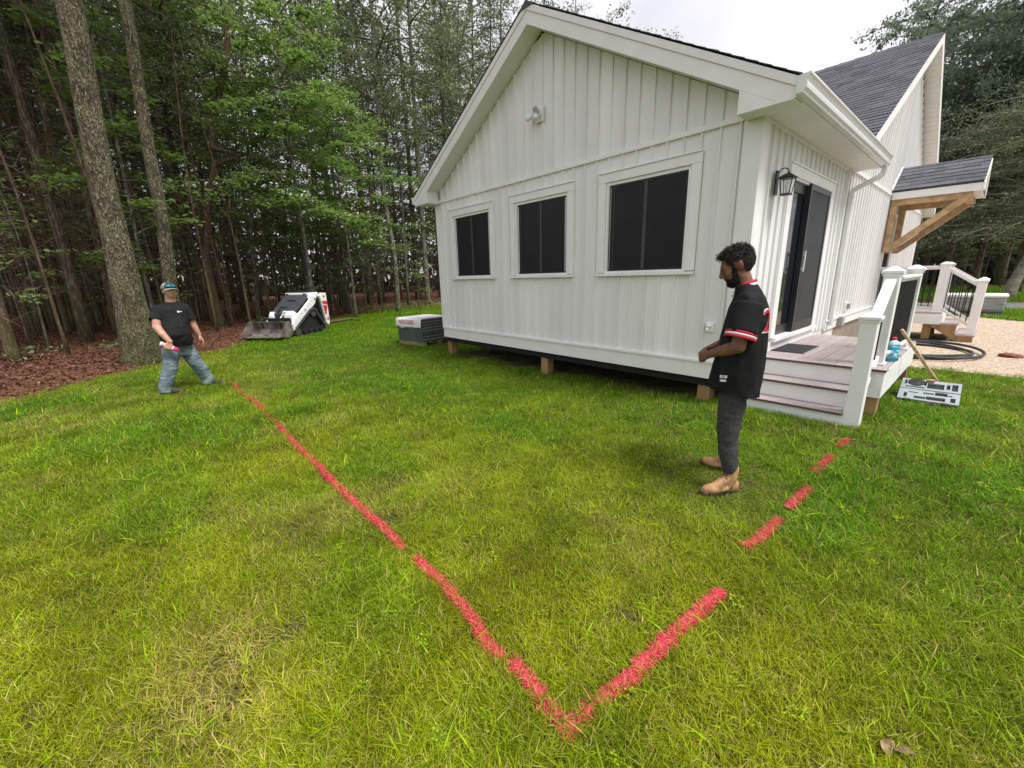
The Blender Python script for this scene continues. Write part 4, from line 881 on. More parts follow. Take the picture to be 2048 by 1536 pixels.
for lab, pp, wid, dens in PAINT:
    P = np.array([list(px_ground(*q)) for q in pp]); 
    for _ in range(2): P[:,2] = gz(P[:,0],P[:,1]); P = np.array([list(px_ground(q[0],q[1],float(p[2]))) for q, p in zip(pp,P)])
    seg = np.diff(P[:,:2],axis=0); L_ = np.hypot(*seg.T); cum = np.r_[0,np.cumsum(L_)]; n = int(cum[-1]*wid*15000*dens)
    s = RS.rand(n)*cum[-1]; k = np.clip(np.searchsorted(cum,s)-1,0,len(L_)-1); t = (s-cum[k])/L_[k]; c = P[k,:2]+seg[k]*t[:,None]
    nr = np.stack([-seg[k][:,1],seg[k][:,0]],-1)/L_[k][:,None]; wob = .22*(vnoise(s,s*0,.22,5)-.5)+.10*(vnoise(s,s*0,.05,6)-.5); off = (np.where(RS.rand(n) < .07, RS.randn(n)*.55, np.clip(RS.randn(n)*.27,-.5,.5))+wob)*wid
    q = c+nr*off[:,None]
    if 'corner' in lab:
        kc = np.argmin(P[:,0]*0+np.hypot(P[:,0]-px_ground(1137,1462).x, P[:,1]-px_ground(1137,1462).y)); m_ = np.arange(n) % 14 == 0; q[m_] = P[kc,:2]+RS.randn(m_.sum(),2)*.011
    az = RS.rand(n)*2*np.pi; V = blades(q[:,0],q[:,1],gz(q[:,0],q[:,1])+.004,.008+.016*RS.rand(n),.0028+.0022*RS.rand(n),az,.5+.9*RS.rand(n),RS.rand(n)*.9)
    # thatch and soil coated by the spray
    n2 = int(n*2.6); i2 = RS.randint(0,n,n2); q2 = q[i2]+RS.randn(n2,2)*.004; V2 = blades(q2[:,0],q2[:,1],gz(q2[:,0],q2[:,1])+.008+.016*RS.rand(n2),.018+.022*RS.rand(n2),.0032+.0026*RS.rand(n2),RS.rand(n2)*6.28,np.full(n2,1.5),np.zeros(n2))
    o = bpy.data.objects.new('paint_line', np_grid_mesh('paint_line', np.r_[V,V2], n+n2, 3, PM)); COL.objects.link(o)
    tag(o, lab, 'painted line', 'red marking lines on the lawn'); paint_paths.append((P, wid))
def near_paint(x, y):
    d = np.full(x.shape, 9.)
    for P, w in paint_paths:
        for a, b in zip(P[:-1,:2], P[1:,:2]):
            e = b-a; t = np.clip(((x-a[0])*e[0]+(y-a[1])*e[1])/(e@e),0,1); d = np.minimum(d, np.hypot(x-a[0]-t*e[0], y-a[1]-t*e[1])-w*.36)
    return d
# ------------------------------------------------------------------ the lawn's grass
def lawn_points(d0, d1, dens, seed):
    """random places on the lawn between two distances from the camera, only where the picture can see them"""
    rs = np.random.RandomState(seed); fr = 1. if d1 < 5 else (.8 if d1 < 8 else .55); n = int(math.pi*(d1*d1-d0*d0)*dens*fr)
    a0 = math.atan2(fw.y, fw.x); a = a0+(rs.rand(n)-.5)*2*math.pi*fr; r = np.sqrt(d0*d0+(d1*d1-d0*d0)*rs.rand(n))
    x = CAM.x+r*np.cos(a); y = CAM.y+r*np.sin(a); z = gz(x,y); u, v, zz = project(np.stack([x,y,z],-1))
    k = (r < 8) | ((zz > .2) & (u > -1200) & (u < 3300)); x, y, z, r = x[k], y[k], z[k], r[k]
    sm = side_of_mulch(x,y)+.35*(vnoise(x,y,.4,2)-.5)+.2*(vnoise(x,y,.12,8)-.5)
    k = sm > rs.rand(len(x))*.3-.12
    under = (x > -5.85) & (x < -.05) & (y > .12+.3*(vnoise(x,y,.5,9)-.3)) & (y < 9); k &= ~(under)
    k &= ~((x > -6) & (x < 0.02) & (y > 3.5) & (y < 13))
    k &= ~((x > .05) & (x < 1.02) & (y > .10) & (y < 3.0)) & ~((x > .03) & (x < 1.15) & (y > .75) & (y < 3.0))
    k &= ~((gravel_d(x,y) > .02+.25*rs.rand(len(x))-.12) & (x > 0))
    k &= ~((y > 18.1) & (y < 22.5) & (x > -2))
    return x[k], y[k], z[k], r[k]
SPOTS = [(px_ground(a,b),c) for a,b,c in ((1255,1245,.13),(1225,1215,.10),(1132,1026,.11),(1100,1012,.08),(430,1335,.15),(590,1255,.14),(545,1290,.10),(470,1400,.09),(700,1215,.09),(1300,1180,.08),(1560,1370,.09),(1880,1330,.10))]
def bare_spot(x, y):
    b = np.zeros(x.shape)
    for p, r in SPOTS: b = np.maximum(b, 1-np.hypot((x-p.x)/r,(y-p.y)/r/.8)+.9*(vnoise(x,y,.07,91)-.5))
    return np.clip(b*1.3,0,.93)
def lawn_tint(x, y, rs):
    n1 = vnoise(x,y,1.1,21)*.5+vnoise(x,y,.42,22)*.32+vnoise(x,y,.16,23)*.18; n2 = vnoise(x,y,.8,31)*.55+vnoise(x,y,.27,32)*.45
    yel = .46*sst(-5.5,.3,x)*sst(-.3,-2.6,y)+.22*sst(-2.2,-4.2,y)+.18*sst(-7,-4,y*1.)*0+.70*(n1-.5)+.07
    lush = sst(.62,.75,vnoise(x,y,.75,41)); yel = yel-.28*lush
    far = sst(8,16,np.hypot(x-CAM.x,y-CAM.y)); yel = yel*(1-.35*far)+.10*far
    dry = np.clip((n2-.60)*1.3,0,.4)*(1-.7*far)*(.35+.65*sst(-1.6,-3.2,y))+.022
    d2 = sst(.42,.12,np.hypot((x+.21)/1.3,(y+4.94))/.9)*.5; dry = np.clip(dry+d2,0,.85)
    val = .58+.30*vnoise(x,y,.45,51)+.42*vnoise(x,y,.13,52)+.09*rs.randn(len(x))
    return np.stack([np.clip(yel,0,1),dry,np.clip(val,.40,1.6)],-1), dry, lush
PTS = []
for d0, d1, dens, seed, far in ((.0,2.6,1500,1,0),(2.6,4.5,1000,2,0),(4.5,7.5,560,3,0),(7.5,12,260,4,0),(12,22,70,5,1),(22,46,12,6,1)):
    x, y, z, r = lawn_points(d0,d1,dens,seed); rs = np.random.RandomState(100+seed); tint, dry, lush = lawn_tint(x,y,rs)
    bald = (vnoise(x,y,.33,61) > .84-.25*dry) & (rs.rand(len(x)) < .45) & (r < 9); npd = near_paint(x,y); kill = bald | ((npd < .010) & (rs.rand(len(x)) < .93)) | (bare_spot(x,y) > rs.rand(len(x))*.95)
    x, y, z, r, tint, dry, lush = [v[~kill] for v in (x,y,z,r,tint,dry,lush)]; n = len(x)
    idx = rs.randint(0,5,n); idx = np.where(rs.rand(n) < .18+.4*dry, 5+rs.randint(0,2,n), idx)
    if far: idx = 8+rs.randint(0,2,n)
    else:
        wd = (rs.rand(n) < .022+.03*(vnoise(x,y,.6,71) > .62)); idx = np.where(wd, 7, idx); cl = (rs.rand(n) < .005*(vnoise(x,y,.5,81) > .55)); idx = np.where(cl, 10, idx)
        tint[wd] = np.stack([.28+.2*rs.rand(wd.sum()),0*rs.rand(wd.sum()),1.25+.45*rs.rand(wd.sum())],-1); tint[cl] = np.stack([.35+.2*rs.rand(cl.sum()),0*rs.rand(cl.sum()),1.2+.3*rs.rand(cl.sum())],-1)
    scl = (.75+.55*rs.rand(n))*(1+.25*lush)*(1+.25*(r > 4.5)+(1.0 if d0 > 20 else 0)); shade = sst(.9,-.1,y)*1
    scl = np.where(np.hypot(x-.6,y+1.75) < .55, scl*.7, scl)
    rot = np.stack([rs.randn(n)*.16, rs.randn(n)*.16, rs.rand(n)*6.283],-1)
    PTS.append((np.stack([x,y,z],-1), rot, scl, idx, tint))
grass = scatter_gn('grass', *[np.concatenate(c) for c in zip(*PTS)], proto_col); print('grass tufts', len(grass.data.vertices))
# thatch and crumbs of dead leaf between the blades
n = 9000; rs = np.random.RandomState(77); x, y, z, r = lawn_points(.9,6.5,160,9); q = leaf_q(rs, np.stack([x,y,z+.006+.018*rs.rand(len(x))],-1)); tm_ = leaf_mat('straw thatch', (.20,.15,.07), (.42,.34,.17), (.26,.12,.07), trans=.1); kind(put('thatch', np_mesh('thatch', q, 4, tm_)), 'stuff')
# a dead leaf near the bottom edge
lf = MB(); lp = []
for k in range(13):
    a = k/12*2*math.pi; r = .030*(1+.55*math.cos(3*a)+.15*math.cos(7*a)); lp.append((r*math.cos(a)*1.1, r*math.sin(a), .03+.02*math.cos(2*a)+.01*math.sin(5*a)))
lf.add([(0,0,.02)]+lp, [(0,i,i+1) for i in range(1,13)]); p = px_ground(1780,1512)
tag(lf.build('dead_leaf', mat('dead leaf', (.25,.17,.09), .7, .4, 60.), loc=(p.x,p.y,.02)), 'curled tan dead leaf lying on the lawn at the bottom of the picture', 'leaf')
# ------------------------------------------------------------------ trees
def bark_mat(name, c1, c2, c3, sc=14., zst=.3, lich=.55, bump=1.1):
    m = bpy.data.materials.new(name); m.use_nodes = True; N = m.node_tree.nodes; L = m.node_tree.links; b = N['Principled BSDF']; b.inputs['Roughness'].default_value = .9; b.inputs['Specular IOR Level'].default_value = .2
    tc = N.new('ShaderNodeTexCoord'); mp = N.new('ShaderNodeMapping'); mp.inputs['Scale'].default_value = (1,1,zst); L.new(tc.outputs['Object'], mp.inputs[0])
    vo = N.new('ShaderNodeTexVoronoi'); vo.inputs['Scale'].default_value = sc; no0 = N.new('ShaderNodeTexNoise'); no0.inputs['Scale'].default_value = sc*.8; L.new(mp.outputs[0], no0.inputs['Vector'])
    mxv = N.new('ShaderNodeMixRGB'); mxv.inputs[0].default_value = .12; L.new(mp.outputs[0], mxv.inputs[1]); L.new(no0.outputs['Color'], mxv.inputs[2]); L.new(mxv.outputs[0], vo.inputs['Vector'])
    cr = N.new('ShaderNodeValToRGB'); cr.color_ramp.elements[0].color = (*c2,1); cr.color_ramp.elements[1].color = (*c1,1); cr.color_ramp.elements[0].position = .15; cr.color_ramp.elements[1].position = .62
    L.new(vo.outputs['Distance'], cr.inputs[0])
    n2 = N.new('ShaderNodeTexNoise'); n2.inputs['Scale'].default_value = 3.2; n2.inputs['Detail'].default_value = 9; n2.inputs['Roughness'].default_value = .75; L.new(tc.outputs['Object'], n2.inputs['Vector'])
    c2r = N.new('ShaderNodeValToRGB'); c2r.color_ramp.elements[0].position = lich; c2r.color_ramp.elements[1].position = lich+.22; c2r.color_ramp.elements[1].color = (.62,.62,.62,1); L.new(n2.outputs['Fac'], c2r.inputs[0])
    mx = N.new('ShaderNodeMixRGB'); L.new(c2r.outputs[0], mx.inputs[0]); L.new(cr.outputs[0], mx.inputs[1]); mx.inputs[2].default_value = (*c3,1)
    gg = N.new('ShaderNodeSeparateXYZ'); L.new(tc.outputs['Object'], gg.inputs[0]); gm_ = N.new('ShaderNodeMapRange'); gm_.inputs[1].default_value = 2.2; gm_.inputs[2].default_value = .1; gm_.inputs[3].default_value = 0; gm_.inputs[4].default_value = 1.1; L.new(gg.outputs[2], gm_.inputs[0])
    ml = N.new('ShaderNodeMath'); ml.operation = 'MULTIPLY'; L.new(gm_.outputs[0], ml.inputs[0]); L.new(n2.outputs['Fac'], ml.inputs[1]); mo = N.new('ShaderNodeMixRGB'); mo.inputs[2].default_value = (.10,.105,.03,1); L.new(ml.outputs[0], mo.inputs[0]); L.new(mx.outputs[0], mo.inputs[1]); mx = mo
    L.new(mx.outputs[0], b.inputs['Base Color']); bp = N.new('ShaderNodeBump'); bp.inputs['Strength'].default_value = bump; bp.inputs['Distance'].default_value = .03; bp.invert = True
    L.new(vo.outputs['Distance'], bp.inputs['Height']); L.new(bp.outputs[0], b.inputs['Normal']); return m
BARK = {'oak': bark_mat('lichened oak bark', (.075,.062,.042), (.34,.30,.205), (.36,.35,.19), 30., .30, .47, 1.6),
        'pine': bark_mat('pine bark', (.075,.057,.045), (.24,.185,.14), (.12,.115,.065), 16., .25, .64),
        'red': bark_mat('reddish bark', (.07,.046,.034), (.23,.155,.11), (.15,.14,.10), 30., .2, .66, .5),
        'grey': bark_mat('pale grey bark', (.10,.09,.075), (.26,.245,.21), (.21,.22,.13), 10., .6, .56, .4),
        'dead': mat('dead twig', (.13,.085,.060), .9, .35, 5.)}
LEAF = {'maple': leaf_mat('maple leaves', (.13,.20,.06), (.26,.335,.115), (.36,.41,.17)),
        'oak': leaf_mat('oak leaves', (.12,.165,.08), (.235,.285,.145), (.33,.37,.22)),
        'pine': leaf_mat('pine needles', (.085,.125,.07), (.165,.215,.115), (.23,.275,.16), trans=.42),
        'hazed': leaf_mat('haze tinted oak leaves', (.12,.165,.12), (.22,.275,.19), (.30,.35,.25), trans=.46),  # haze is put into the leaf colour as a paler blue green
        'bright': leaf_mat('bright maple leaves', (.13,.225,.05), (.25,.37,.09), (.34,.44,.15), trans=.45),  # light green maple, its sunlit look put into the leaf colour
        'pale': leaf_mat('pale leaves', (.13,.19,.07), (.24,.30,.13), (.33,.38,.20)),
        'willow': leaf_mat('grey green leaves', (.12,.145,.075), (.21,.225,.125), (.27,.27,.17)),
        'brown': leaf_mat('brown leaves', (.075,.032,.019), (.19,.085,.050), (.34,.23,.15), trans=.1)}
def trunk_mb(mb, H, r0, bend=None, flare=1.5, n=10, seg=16, lean=(0,0), seed=0, wob=.0, rough=.0, top=.25, decay=None):
    pts = []; rs = []; rng = random.Random(seed); ph = rng.random()*6
    for i in range(seg+1):
        t = i/seg; z = H*t; x = lean[0]*t+wob*math.sin(t*5+ph)*t; y = lean[1]*t+wob*math.cos(t*4.3+ph)*t
        if bend:
            for (za,xa,ya),(zb,xb,yb) in zip(bend[:-1],bend[1:]):
                if za <= z <= zb: k = (z-za)/(zb-za); k = k*k*(3-2*k); x += xa+(xb-xa)*k; y += ya+(yb-ya)*k
        pts.append((x,y,z-.08 if i == 0 else z)); rs.append(r0*((1-t)+top*t)*(1+(flare-1)*math.exp(-z/(decay or (r0*2.2+.05)))))
    k0 = len(mb.v); mb.tube(pts, rs, n)
    if rough:
        for i in range(k0, len(mb.v)):
            v = Vector(mb.v[i]); c = Vector(pts[min((i-k0)//n, seg)]); d = v-c; q = 1+rough*mnoise.noise((v.x*7,v.y*7,v.z*1.6))+rough*.6*mnoise.noise((v.x*18,v.y*18,v.z*4)); mb.v[i] = tuple(c+d*q)
    return pts
def branch_paths(rs, n, H0, H1, Lf, up0, droop, seg=7):
    """limbs as polylines; Lf(t): length at relative height t"""
    out = []
    for i in range(n):
        t = (i+rs.rand())/n; h = H0+(H1-H0)*t; a = i*2.4+rs.rand()*1.2; L = Lf(t)*(.7+.6*rs.rand()); e = up0+rs.randn()*.15; P = [(0,0,h)]; x = y = 0.; z = h; aa = a
        for k in range(seg):
            aa += rs.randn()*.13; e -= droop/seg; s = L/seg; x += math.cos(aa)*math.cos(e)*s; y += math.sin(aa)*math.cos(e)*s; z += math.sin(e)*s; P.append((x,y,z))
        out.append((np.array(P), L))
    return out
def leaf_quads(rs, C, size, aspect, tilt, droop=0.):
    n = len(C); az = rs.rand(n)*2*np.pi; s = size*(.6+.8*rs.rand(n)); el = rs.randn(n)*tilt-droop; roll = rs.randn(n)*tilt*1.2
    u = np.stack([np.cos(az)*np.cos(el),np.sin(az)*np.cos(el),np.sin(el)],-1); v = np.stack([-np.sin(az)*np.cos(roll),np.cos(az)*np.cos(roll),np.sin(roll)],-1)
    a = s[:,None]; b = (s*aspect)[:,None]
    return np.stack([C-u*a*.5, C+v*b*.5-u*a*.05, C+u*a*.5, C-v*b*.5-u*a*.05],1).reshape(-1,3)
def spray(rs, br, per, flat, width, t0=.2):
    """points of foliage in flat sprays round the outer part of each limb"""
    out = []
    for P, L in br:
        n = int(per*L); t = t0+(1-t0)*rs.rand(n)**.8; f = t*(len(P)-1); k = np.minimum(f.astype(int), len(P)-2); c = P[k]+(P[k+1]-P[k])*(f-k)[:,None]
        # side twigs: foliage gathers round discrete twig ends
        nt = max(4,int(L*4)); tw = rs.randn(nt,3)*np.array([width,width,flat])*(.6+.4*L/3); tt = t0+(1-t0)*rs.rand(nt); j = rs.randint(0,nt,n)
        f2 = tt[j]*(len(P)-1); k2 = np.minimum(f2.astype(int),len(P)-2); c2 = P[k2]+(P[k2+1]-P[k2])*(f2-k2)[:,None]
        q = rs.rand(n)**.6; g = c2+tw[j]*q[:,None]+rs.randn(n,3)*np.array([.13,.13,.06+flat*.12]); m = rs.rand(n) < .8
        out.append(np.where(m[:,None], g, c+rs.randn(n,3)*np.array([width*.5,width*.5,flat*.5])))
    return np.concatenate(out)
def crown(name, seed, kind_, H0, H1, n, Lmax, per, size, aspect, flat=.12, width=.45, up0=.25, droop=.5, tilt=.5, shape='round', bark='pine', twig_r=.02):
    rs = np.random.RandomState(seed)
    Lf = {'round': lambda t: Lmax*(.55+.45*math.sin(math.pi*min(1,t*.85+.15))), 'cone': lambda t: Lmax*(1-.75*t), 'vase': lambda t: Lmax*(.5+.5*t)}[shape]
    br = branch_paths(rs, n, H0, H1, Lf, up0, droop); C = spray(rs, br, per, flat, width)
    me = np_mesh(name, leaf_quads(rs, C, size, aspect, tilt), 4, LEAF[kind_])
    mb = MB()
    for P, L in br: mb.tube([tuple(p) for p in P], [twig_r*(1+L*.35)*(1-.8*i/(len(P)-1)) for i in range(len(P))], 4, cap=False)
    return me, mb
def dead_twigs(seed, H0, H1, n, Lm, m):
    rs = np.random.RandomState(seed); mb = MB()
    for P, L in branch_paths(rs, n, H0, H1, lambda t: Lm*(.5+.5*t), .05, .5, 5):
        mb.tube([tuple(p) for p in P], [.012*(1-.8*i/5) for i in range(6)], 3, cap=False)
        for k in range(5):
            i = rs.randint(1,5); p = P[i]; d = rs.randn(3)*np.array([.35,.35,.18]); mb.tube([tuple(p),tuple(p+d*.6),tuple(p+d+np.array([0,0,-.08]))], [.006,.005,.002], 3, cap=False)
    return mb.mesh('dead_branches', m)
# kinds shared by the unremarkable trees of the wood -------------------------------------------------
KINDS = []
def make_kind(seed, kd, bark, H, r0, c_args, dead=None):
    c_args['per'] *= .8
    cm, bmb = crown('crown', seed, kd, **c_args); trunk_mb(bmb, H, r0, seed=seed, wob=.25, n=9, seg=14); tm = bmb.mesh('trunk', BARK[bark], True)
    KINDS.append((tm, cm, dead_twigs(seed+50, *dead, BARK['dead']) if dead else None))
make_kind(1,'pine','pine',19,.115,dict(H0=6.5,H1=18.6,n=46,Lmax=3.0,per=100,size=.17,aspect=.24,flat=.16,width=.5,up0=.1,droop=.35,tilt=.6,shape='cone'),(1.0,7.5,34,1.7))
make_kind(2,'pine','pine',22,.14,dict(H0=8.5,H1=21.5,n=46,Lmax=3.3,per=95,size=.18,aspect=.24,flat=.2,width=.55,up0=.15,droop=.3,tilt=.6,shape='cone'),(1.5,9.0,34,1.9))
make_kind(3,'oak','grey',18,.10,dict(H0=7.0,H1=17.5,n=30,Lmax=3.4,per=80,size=.15,aspect=.6,flat=.3,width=.6,up0=.7,droop=.7,tilt=.7,shape='round'),(2,6,8,1.2))
make_kind(4,'maple','red',13,.06,dict(H0=3.4,H1=12.5,n=30,Lmax=2.8,per=90,size=.13,aspect=.7,flat=.10,width=.55,up0=.45,droop=.8,tilt=.35,shape='round'))
make_kind(5,'oak','pine',21,.15,dict(H0=9,H1=20.5,n=34,Lmax=3.9,per=80,size=.16,aspect=.6,flat=.3,width=.65,up0=.6,droop=.6,tilt=.7,shape='round'),(2,9,22,1.8))
make_kind(6,'pine','pine',10,.055,dict(H0=2.4,H1=9.7,n=40,Lmax=2.0,per=100,size=.14,aspect=.24,flat=.1,width=.4,up0=.15,droop=.35,tilt=.5,shape='cone'),(.5,3.5,22,1.2))
make_kind(7,'hazed','pine',17,.20,dict(H0=4.5,H1=16.6,n=56,Lmax=4.6,per=115,size=.20,aspect=.6,flat=.35,width=.75,up0=.5,droop=.6,tilt=.8,shape='round'))
KL = ['tall dark pine','tallest dark pine','slender oak','light green maple','broad oak','young pine','dense oak']
GROUP = 'trees of the wood behind the lawn'
NAMELESS = []
def tree_of_kind(k, x, y, z, rz, s, label, group=GROUP, cat='tree'):
    t = thing('tree', label, cat, (x,y,z), rz, group); t.scale = (s,s,s*(.92+.16*random.Random(x*7+y).random()))
    tm, cm, dm = KINDS[k]; put('trunk', tm, t); put('crown', cm, t)
    if dm: put('dead_branches', dm, t)
    return t
def place_words(objs, what):
    """labels that tell look-alikes apart: how deep in the wood, behind which landmark, and in which order there"""
    cells = {}
    for o in objs:
        u, v, zz = project(np.array([[o.location.x, o.location.y, 1.2]])); u = float(u[0]); d = math.hypot(o.location.x-CAM.x, o.location.y-CAM.y)
        col = ['beyond the left edge','at the far left','behind the reddish pair','behind the thickest trunk','behind the capped man','behind the kinked trunk','behind the loader','right of the loader','beside the house corner'][sum(u > q for q in (0,70,170,300,400,490,640,770))]
        dep = ['in the front row','in the second row','in the middle of the wood','deep in the wood','at the back of the wood'][sum(d > q for q in (20,26,33,42))]
        cells.setdefault((o.get('kind_words', what), dep, col), []).append((u, o))
    for (w, dep, col), L in cells.items():
        L.sort(key=lambda q: q[0])
        for i, (u, o) in enumerate(L):
            n = len(L); pre = '' if n == 1 else (['left','right'][i]+', ' if n == 2 else ('leftmost of %s, ' % ('three','four','five','six','seven','eight','nine')[min(n-3,6)] if i == 0 else 'rightmost of %s, ' % ('three','four','five','six','seven','eight','nine')[min(n-3,6)] if i == n-1 else '%s from left: ' % ('second','third','fourth','fifth','sixth','seventh','eighth')[min(i-1,6)]))
            o['label'] = (pre+w+' '+dep+', '+col).replace('in the middle of the wood','in the middle rows')
            if 'kind_words' in o: del o['kind_words']
# ------------------------------------------------------------------ single trees that can be recognised
def special(name_label, px, py, H, r0, bark, bend=None, wob=.0, flare=1.45, crown_kw=None, leaf='oak', dist=None, n=20, seg=50, rough=.0, top=.3, seed=0, dead=None, cat='tree', decay=None):
    p = px_ground(px,py,.06)
    if dist: v = px_az(px,py); p = Vector((CAM.x+v.x*dist, CAM.y+v.y*dist, .06))
    t = thing('tree', name_label, cat, (p.x,p.y,0), 0, GROUP); mb = MB(); trunk_mb(mb, H, r0, bend, flare, n, seg, (0,0), seed, wob, rough, top, decay)
    if crown_kw:
        cm, bmb = crown('crown', seed+300, leaf, **crown_kw)
        o = len(mb.v); mb.v += bmb.v; mb.f += [tuple(i+o for i in f) for f in bmb.f]; mb.m += bmb.m
        put('crown', cm, t)
    mb.build('trunk', BARK[bark], t, smooth=True)
    if dead: put('dead_branches', dead_twigs(seed+70, *dead, BARK['dead']), t)
    return t
rh = Vector((rt.x, rt.y)); 
def bends(*zs): return [(z, rh.x*d, rh.y*d) for z, d in zs]
special('thickest trunk in the wood, pale lichen covered bark, just behind the man in the cap', 288,722, 17, .205, 'oak', bends((0,0),(3,.04),(7,.26),(18,.6)), 0, 1.85, dict(H0=10,H1=16.5,n=26,Lmax=4.5,per=95,size=.15,aspect=.6,flat=.3,width=.7,up0=.5,droop=.6,tilt=.7,shape='round',twig_r=.03), n=40, seg=150, rough=.035, top=.75, seed=11, decay=1.3)
special('second thick straight trunk, reddish brown, right behind the thickest one', 359,690, 19, .135, 'oak', bends((0,0),(4,.30),(9,.55),(20,.8)), 0, 1.6, dict(H0=11,H1=18.5,n=24,Lmax=4,per=95,size=.15,aspect=.6,flat=.3,width=.7,up0=.5,droop=.6,tilt=.7), n=30, seg=90, rough=.03, top=.75, seed=12, decay=1.2)
special('slim brown trunk with a kink halfway up, behind the loader bucket', 443,652, 15, .135, 'red', bends((0,0),(2.2,-.10),(3.8,.22),(6,.9),(9.9,2.1),(16,2.8)), 0, 1.5, dict(H0=8,H1=14.5,n=22,Lmax=3.4,per=95,size=.14,aspect=.6,flat=.15,width=.6,up0=.5,droop=.8,tilt=.4), leaf='maple', n=16, seg=60, top=.45, seed=13)
special('tall dark trunk between the thick trunk and the kinked one', 412,640, 20, .115, 'pine', bends((0,0),(4,.05),(12,.1),(21,.1)), 0, 1.3, dict(H0=11,H1=19.5,n=30,Lmax=3.2,per=90,size=.17,aspect=.24,flat=.2,width=.5,up0=.1,droop=.3,tilt=.6,shape='cone'), leaf='pine', seed=14, dead=(2,10,26,1.6))
special('thin mossy green trunk rising left of the loader', 519,642, 13, .085, 'grey', bends((0,0),(3,.2),(6,.7),(13,1.0)), .05, 1.5, dict(H0=5.5,H1=12.5,n=22,Lmax=2.6,per=90,size=.13,aspect=.7,flat=.1,width=.55,up0=.4,droop=.8,tilt=.35), leaf='maple', n=14, seed=15)
special('leaning lichen spotted trunk at the lawn edge left of the house', 797,622, 17, .13, 'grey', bends((0,0),(2.5,.05),(6,-.2),(9,-.08),(18,.1)), .05, 1.35, dict(H0=8,H1=16.5,n=26,Lmax=3.4,per=90,size=.14,aspect=.6,flat=.3,width=.6,up0=.5,droop=.7,tilt=.6), n=16, seg=60, top=.35, seed=16)
special('tall pale straight trunk closest to the house wall', 857,608, 23, .17, 'grey', None, .12, 1.3, dict(H0=12,H1=22.5,n=34,Lmax=4.0,per=85,size=.17,aspect=.6,flat=.35,width=.7,up0=.6,droop=.6,tilt=.7), n=16, seg=60, top=.3, seed=17)
special('crooked spotted sapling left of the thickest trunk', 236,664, 12, .07, 'grey', bends((0,0),(3,.2),(5.2,.5),(6.6,.15),(8.5,.45),(12,.3)), .04, 1.3, dict(H0=8,H1=11.8,n=14,Lmax=2.2,per=90,size=.13,aspect=.7,flat=.1,width=.5,up0=.4,droop=.7,tilt=.35), leaf='maple', n=14, seed=18)
special('right hand trunk of a slim reddish pair standing in the leaf litter', 140,668, 16, .10, 'red', bends((0,0),(5,.15),(16,.2)), .05, 1.3, dict(H0=9,H1=15.5,n=26,Lmax=2.7,per=90,size=.16,aspect=.24,flat=.2,width=.5,up0=.1,droop=.3,tilt=.6,shape='cone'), leaf='pine', n=14, seed=19, dead=(2,9,30,1.7))
special('left hand trunk of a slim reddish pair standing in the leaf litter', 126,655, 16, .085, 'red', bends((0,0),(5,.12),(16,.0)), .05, 1.3, None, n=12, seed=20, dead=(2,9,26,1.6))
special('slim brown trunk at the far left edge of the picture', 30,722, 14, .11, 'red', bends((0,0),(3,.08),(14,.2)), .05, 1.3, dict(H0=7,H1=13.5,n=30,Lmax=2.5,per=90,size=.16,aspect=.24,flat=.2,width=.5,up0=.1,droop=.3,tilt=.6,shape='cone'), leaf='pine', n=14, seed=21, dead=(1,8,34,1.6))
special('wide dark trunk deep in the wood at the far left', 78,640, 20, .42, 'pine', None, .1, 1.3, dict(H0=10,H1=19.5,n=34,Lmax=3.6,per=85,size=.18,aspect=.24,flat=.2,width=.5,up0=.1,droop=.3,tilt=.6,shape='cone'), leaf='pine', dist=30, seed=22, dead=(2,10,34,2.2))
special('wide dark trunk deep in the wood behind the kinked trunk', 395,620, 20, .30, 'pine', None, .1, 1.3, None, dist=27, seed=23, dead=(2,10,30,2))
special('dark trunk right beside the house corner deep in the wood', 838,600, 20, .24, 'pine', None, .1, 1.3, dict(H0=9,H1=19.5,n=30,Lmax=3.4,per=85,size=.18,aspect=.24,flat=.2,width=.5,up0=.1,droop=.3,tilt=.6,shape='cone'), leaf='pine', dist=34, seed=24, dead=(2,9,30,2))
# ------------------------------------------------------------------ saplings at the edge of the wood
SAP = []
for s in range(3):
    cm, bmb = crown('foliage', 500+s, ('maple','pale','maple')[s], H0=1.2+.5*s, H1=4.2+s*.7, n=11, Lmax=1.25, per=70, size=.115, aspect=.62, flat=.06, width=.3, up0=.3, droop=.7, tilt=.3, twig_r=.007); trunk_mb(bmb, 4.4+s*.8, .028, None, 1.3, 7, 14, (0,0), s, .12); SAP.append((bmb.mesh('stem', BARK['grey'], True), cm))
bare = []
for s in range(3):
    mb = MB(); trunk_mb(mb, 6.5+s, .036, None, 1.3, 6, 16, (random.Random(s).uniform(-.5,.5),.2), 40+s, .22)
    for P, L in branch_paths(np.random.RandomState(900+s), 9, 2, 6, lambda t: .9, .6, .2, 4): mb.tube([tuple(p) for p in P], [.010,.008,.006,.004,.002], 3, cap=False)
    bare.append(mb.mesh('stem', BARK['red'], True))
sap_px = [(200,655,0),(560,640,1),(590,634,0),(630,632,2),(668,630,1),(705,628,0),(735,626,1),(765,622,2),(820,617,0),(838,612,1),(470,640,2),(400,648,0),(265,668,1),(180,668,0),(60,690,2),(100,700,0),(545,636,0),(610,628,1),(690,622,2)]
LS = []
for i, (px, py, k) in enumerate(sap_px):
    p = px_ground(px,py,.1); o = thing('sapling', 'sapling', 'sapling', (p.x,p.y,floor_h(p.x,p.y)-.03), i*1.7, 'saplings along the wood edge'); o['kind_words'] = ['low leafy maple sapling','pale leaved sapling','tall leafy maple sapling'][k]; LS.append(o); o.scale = (1,1,.85+.3*random.Random(i).random()); put('stem', SAP[k][0], o); put('foliage', SAP[k][1], o)
rng = random.Random(77); BS = []
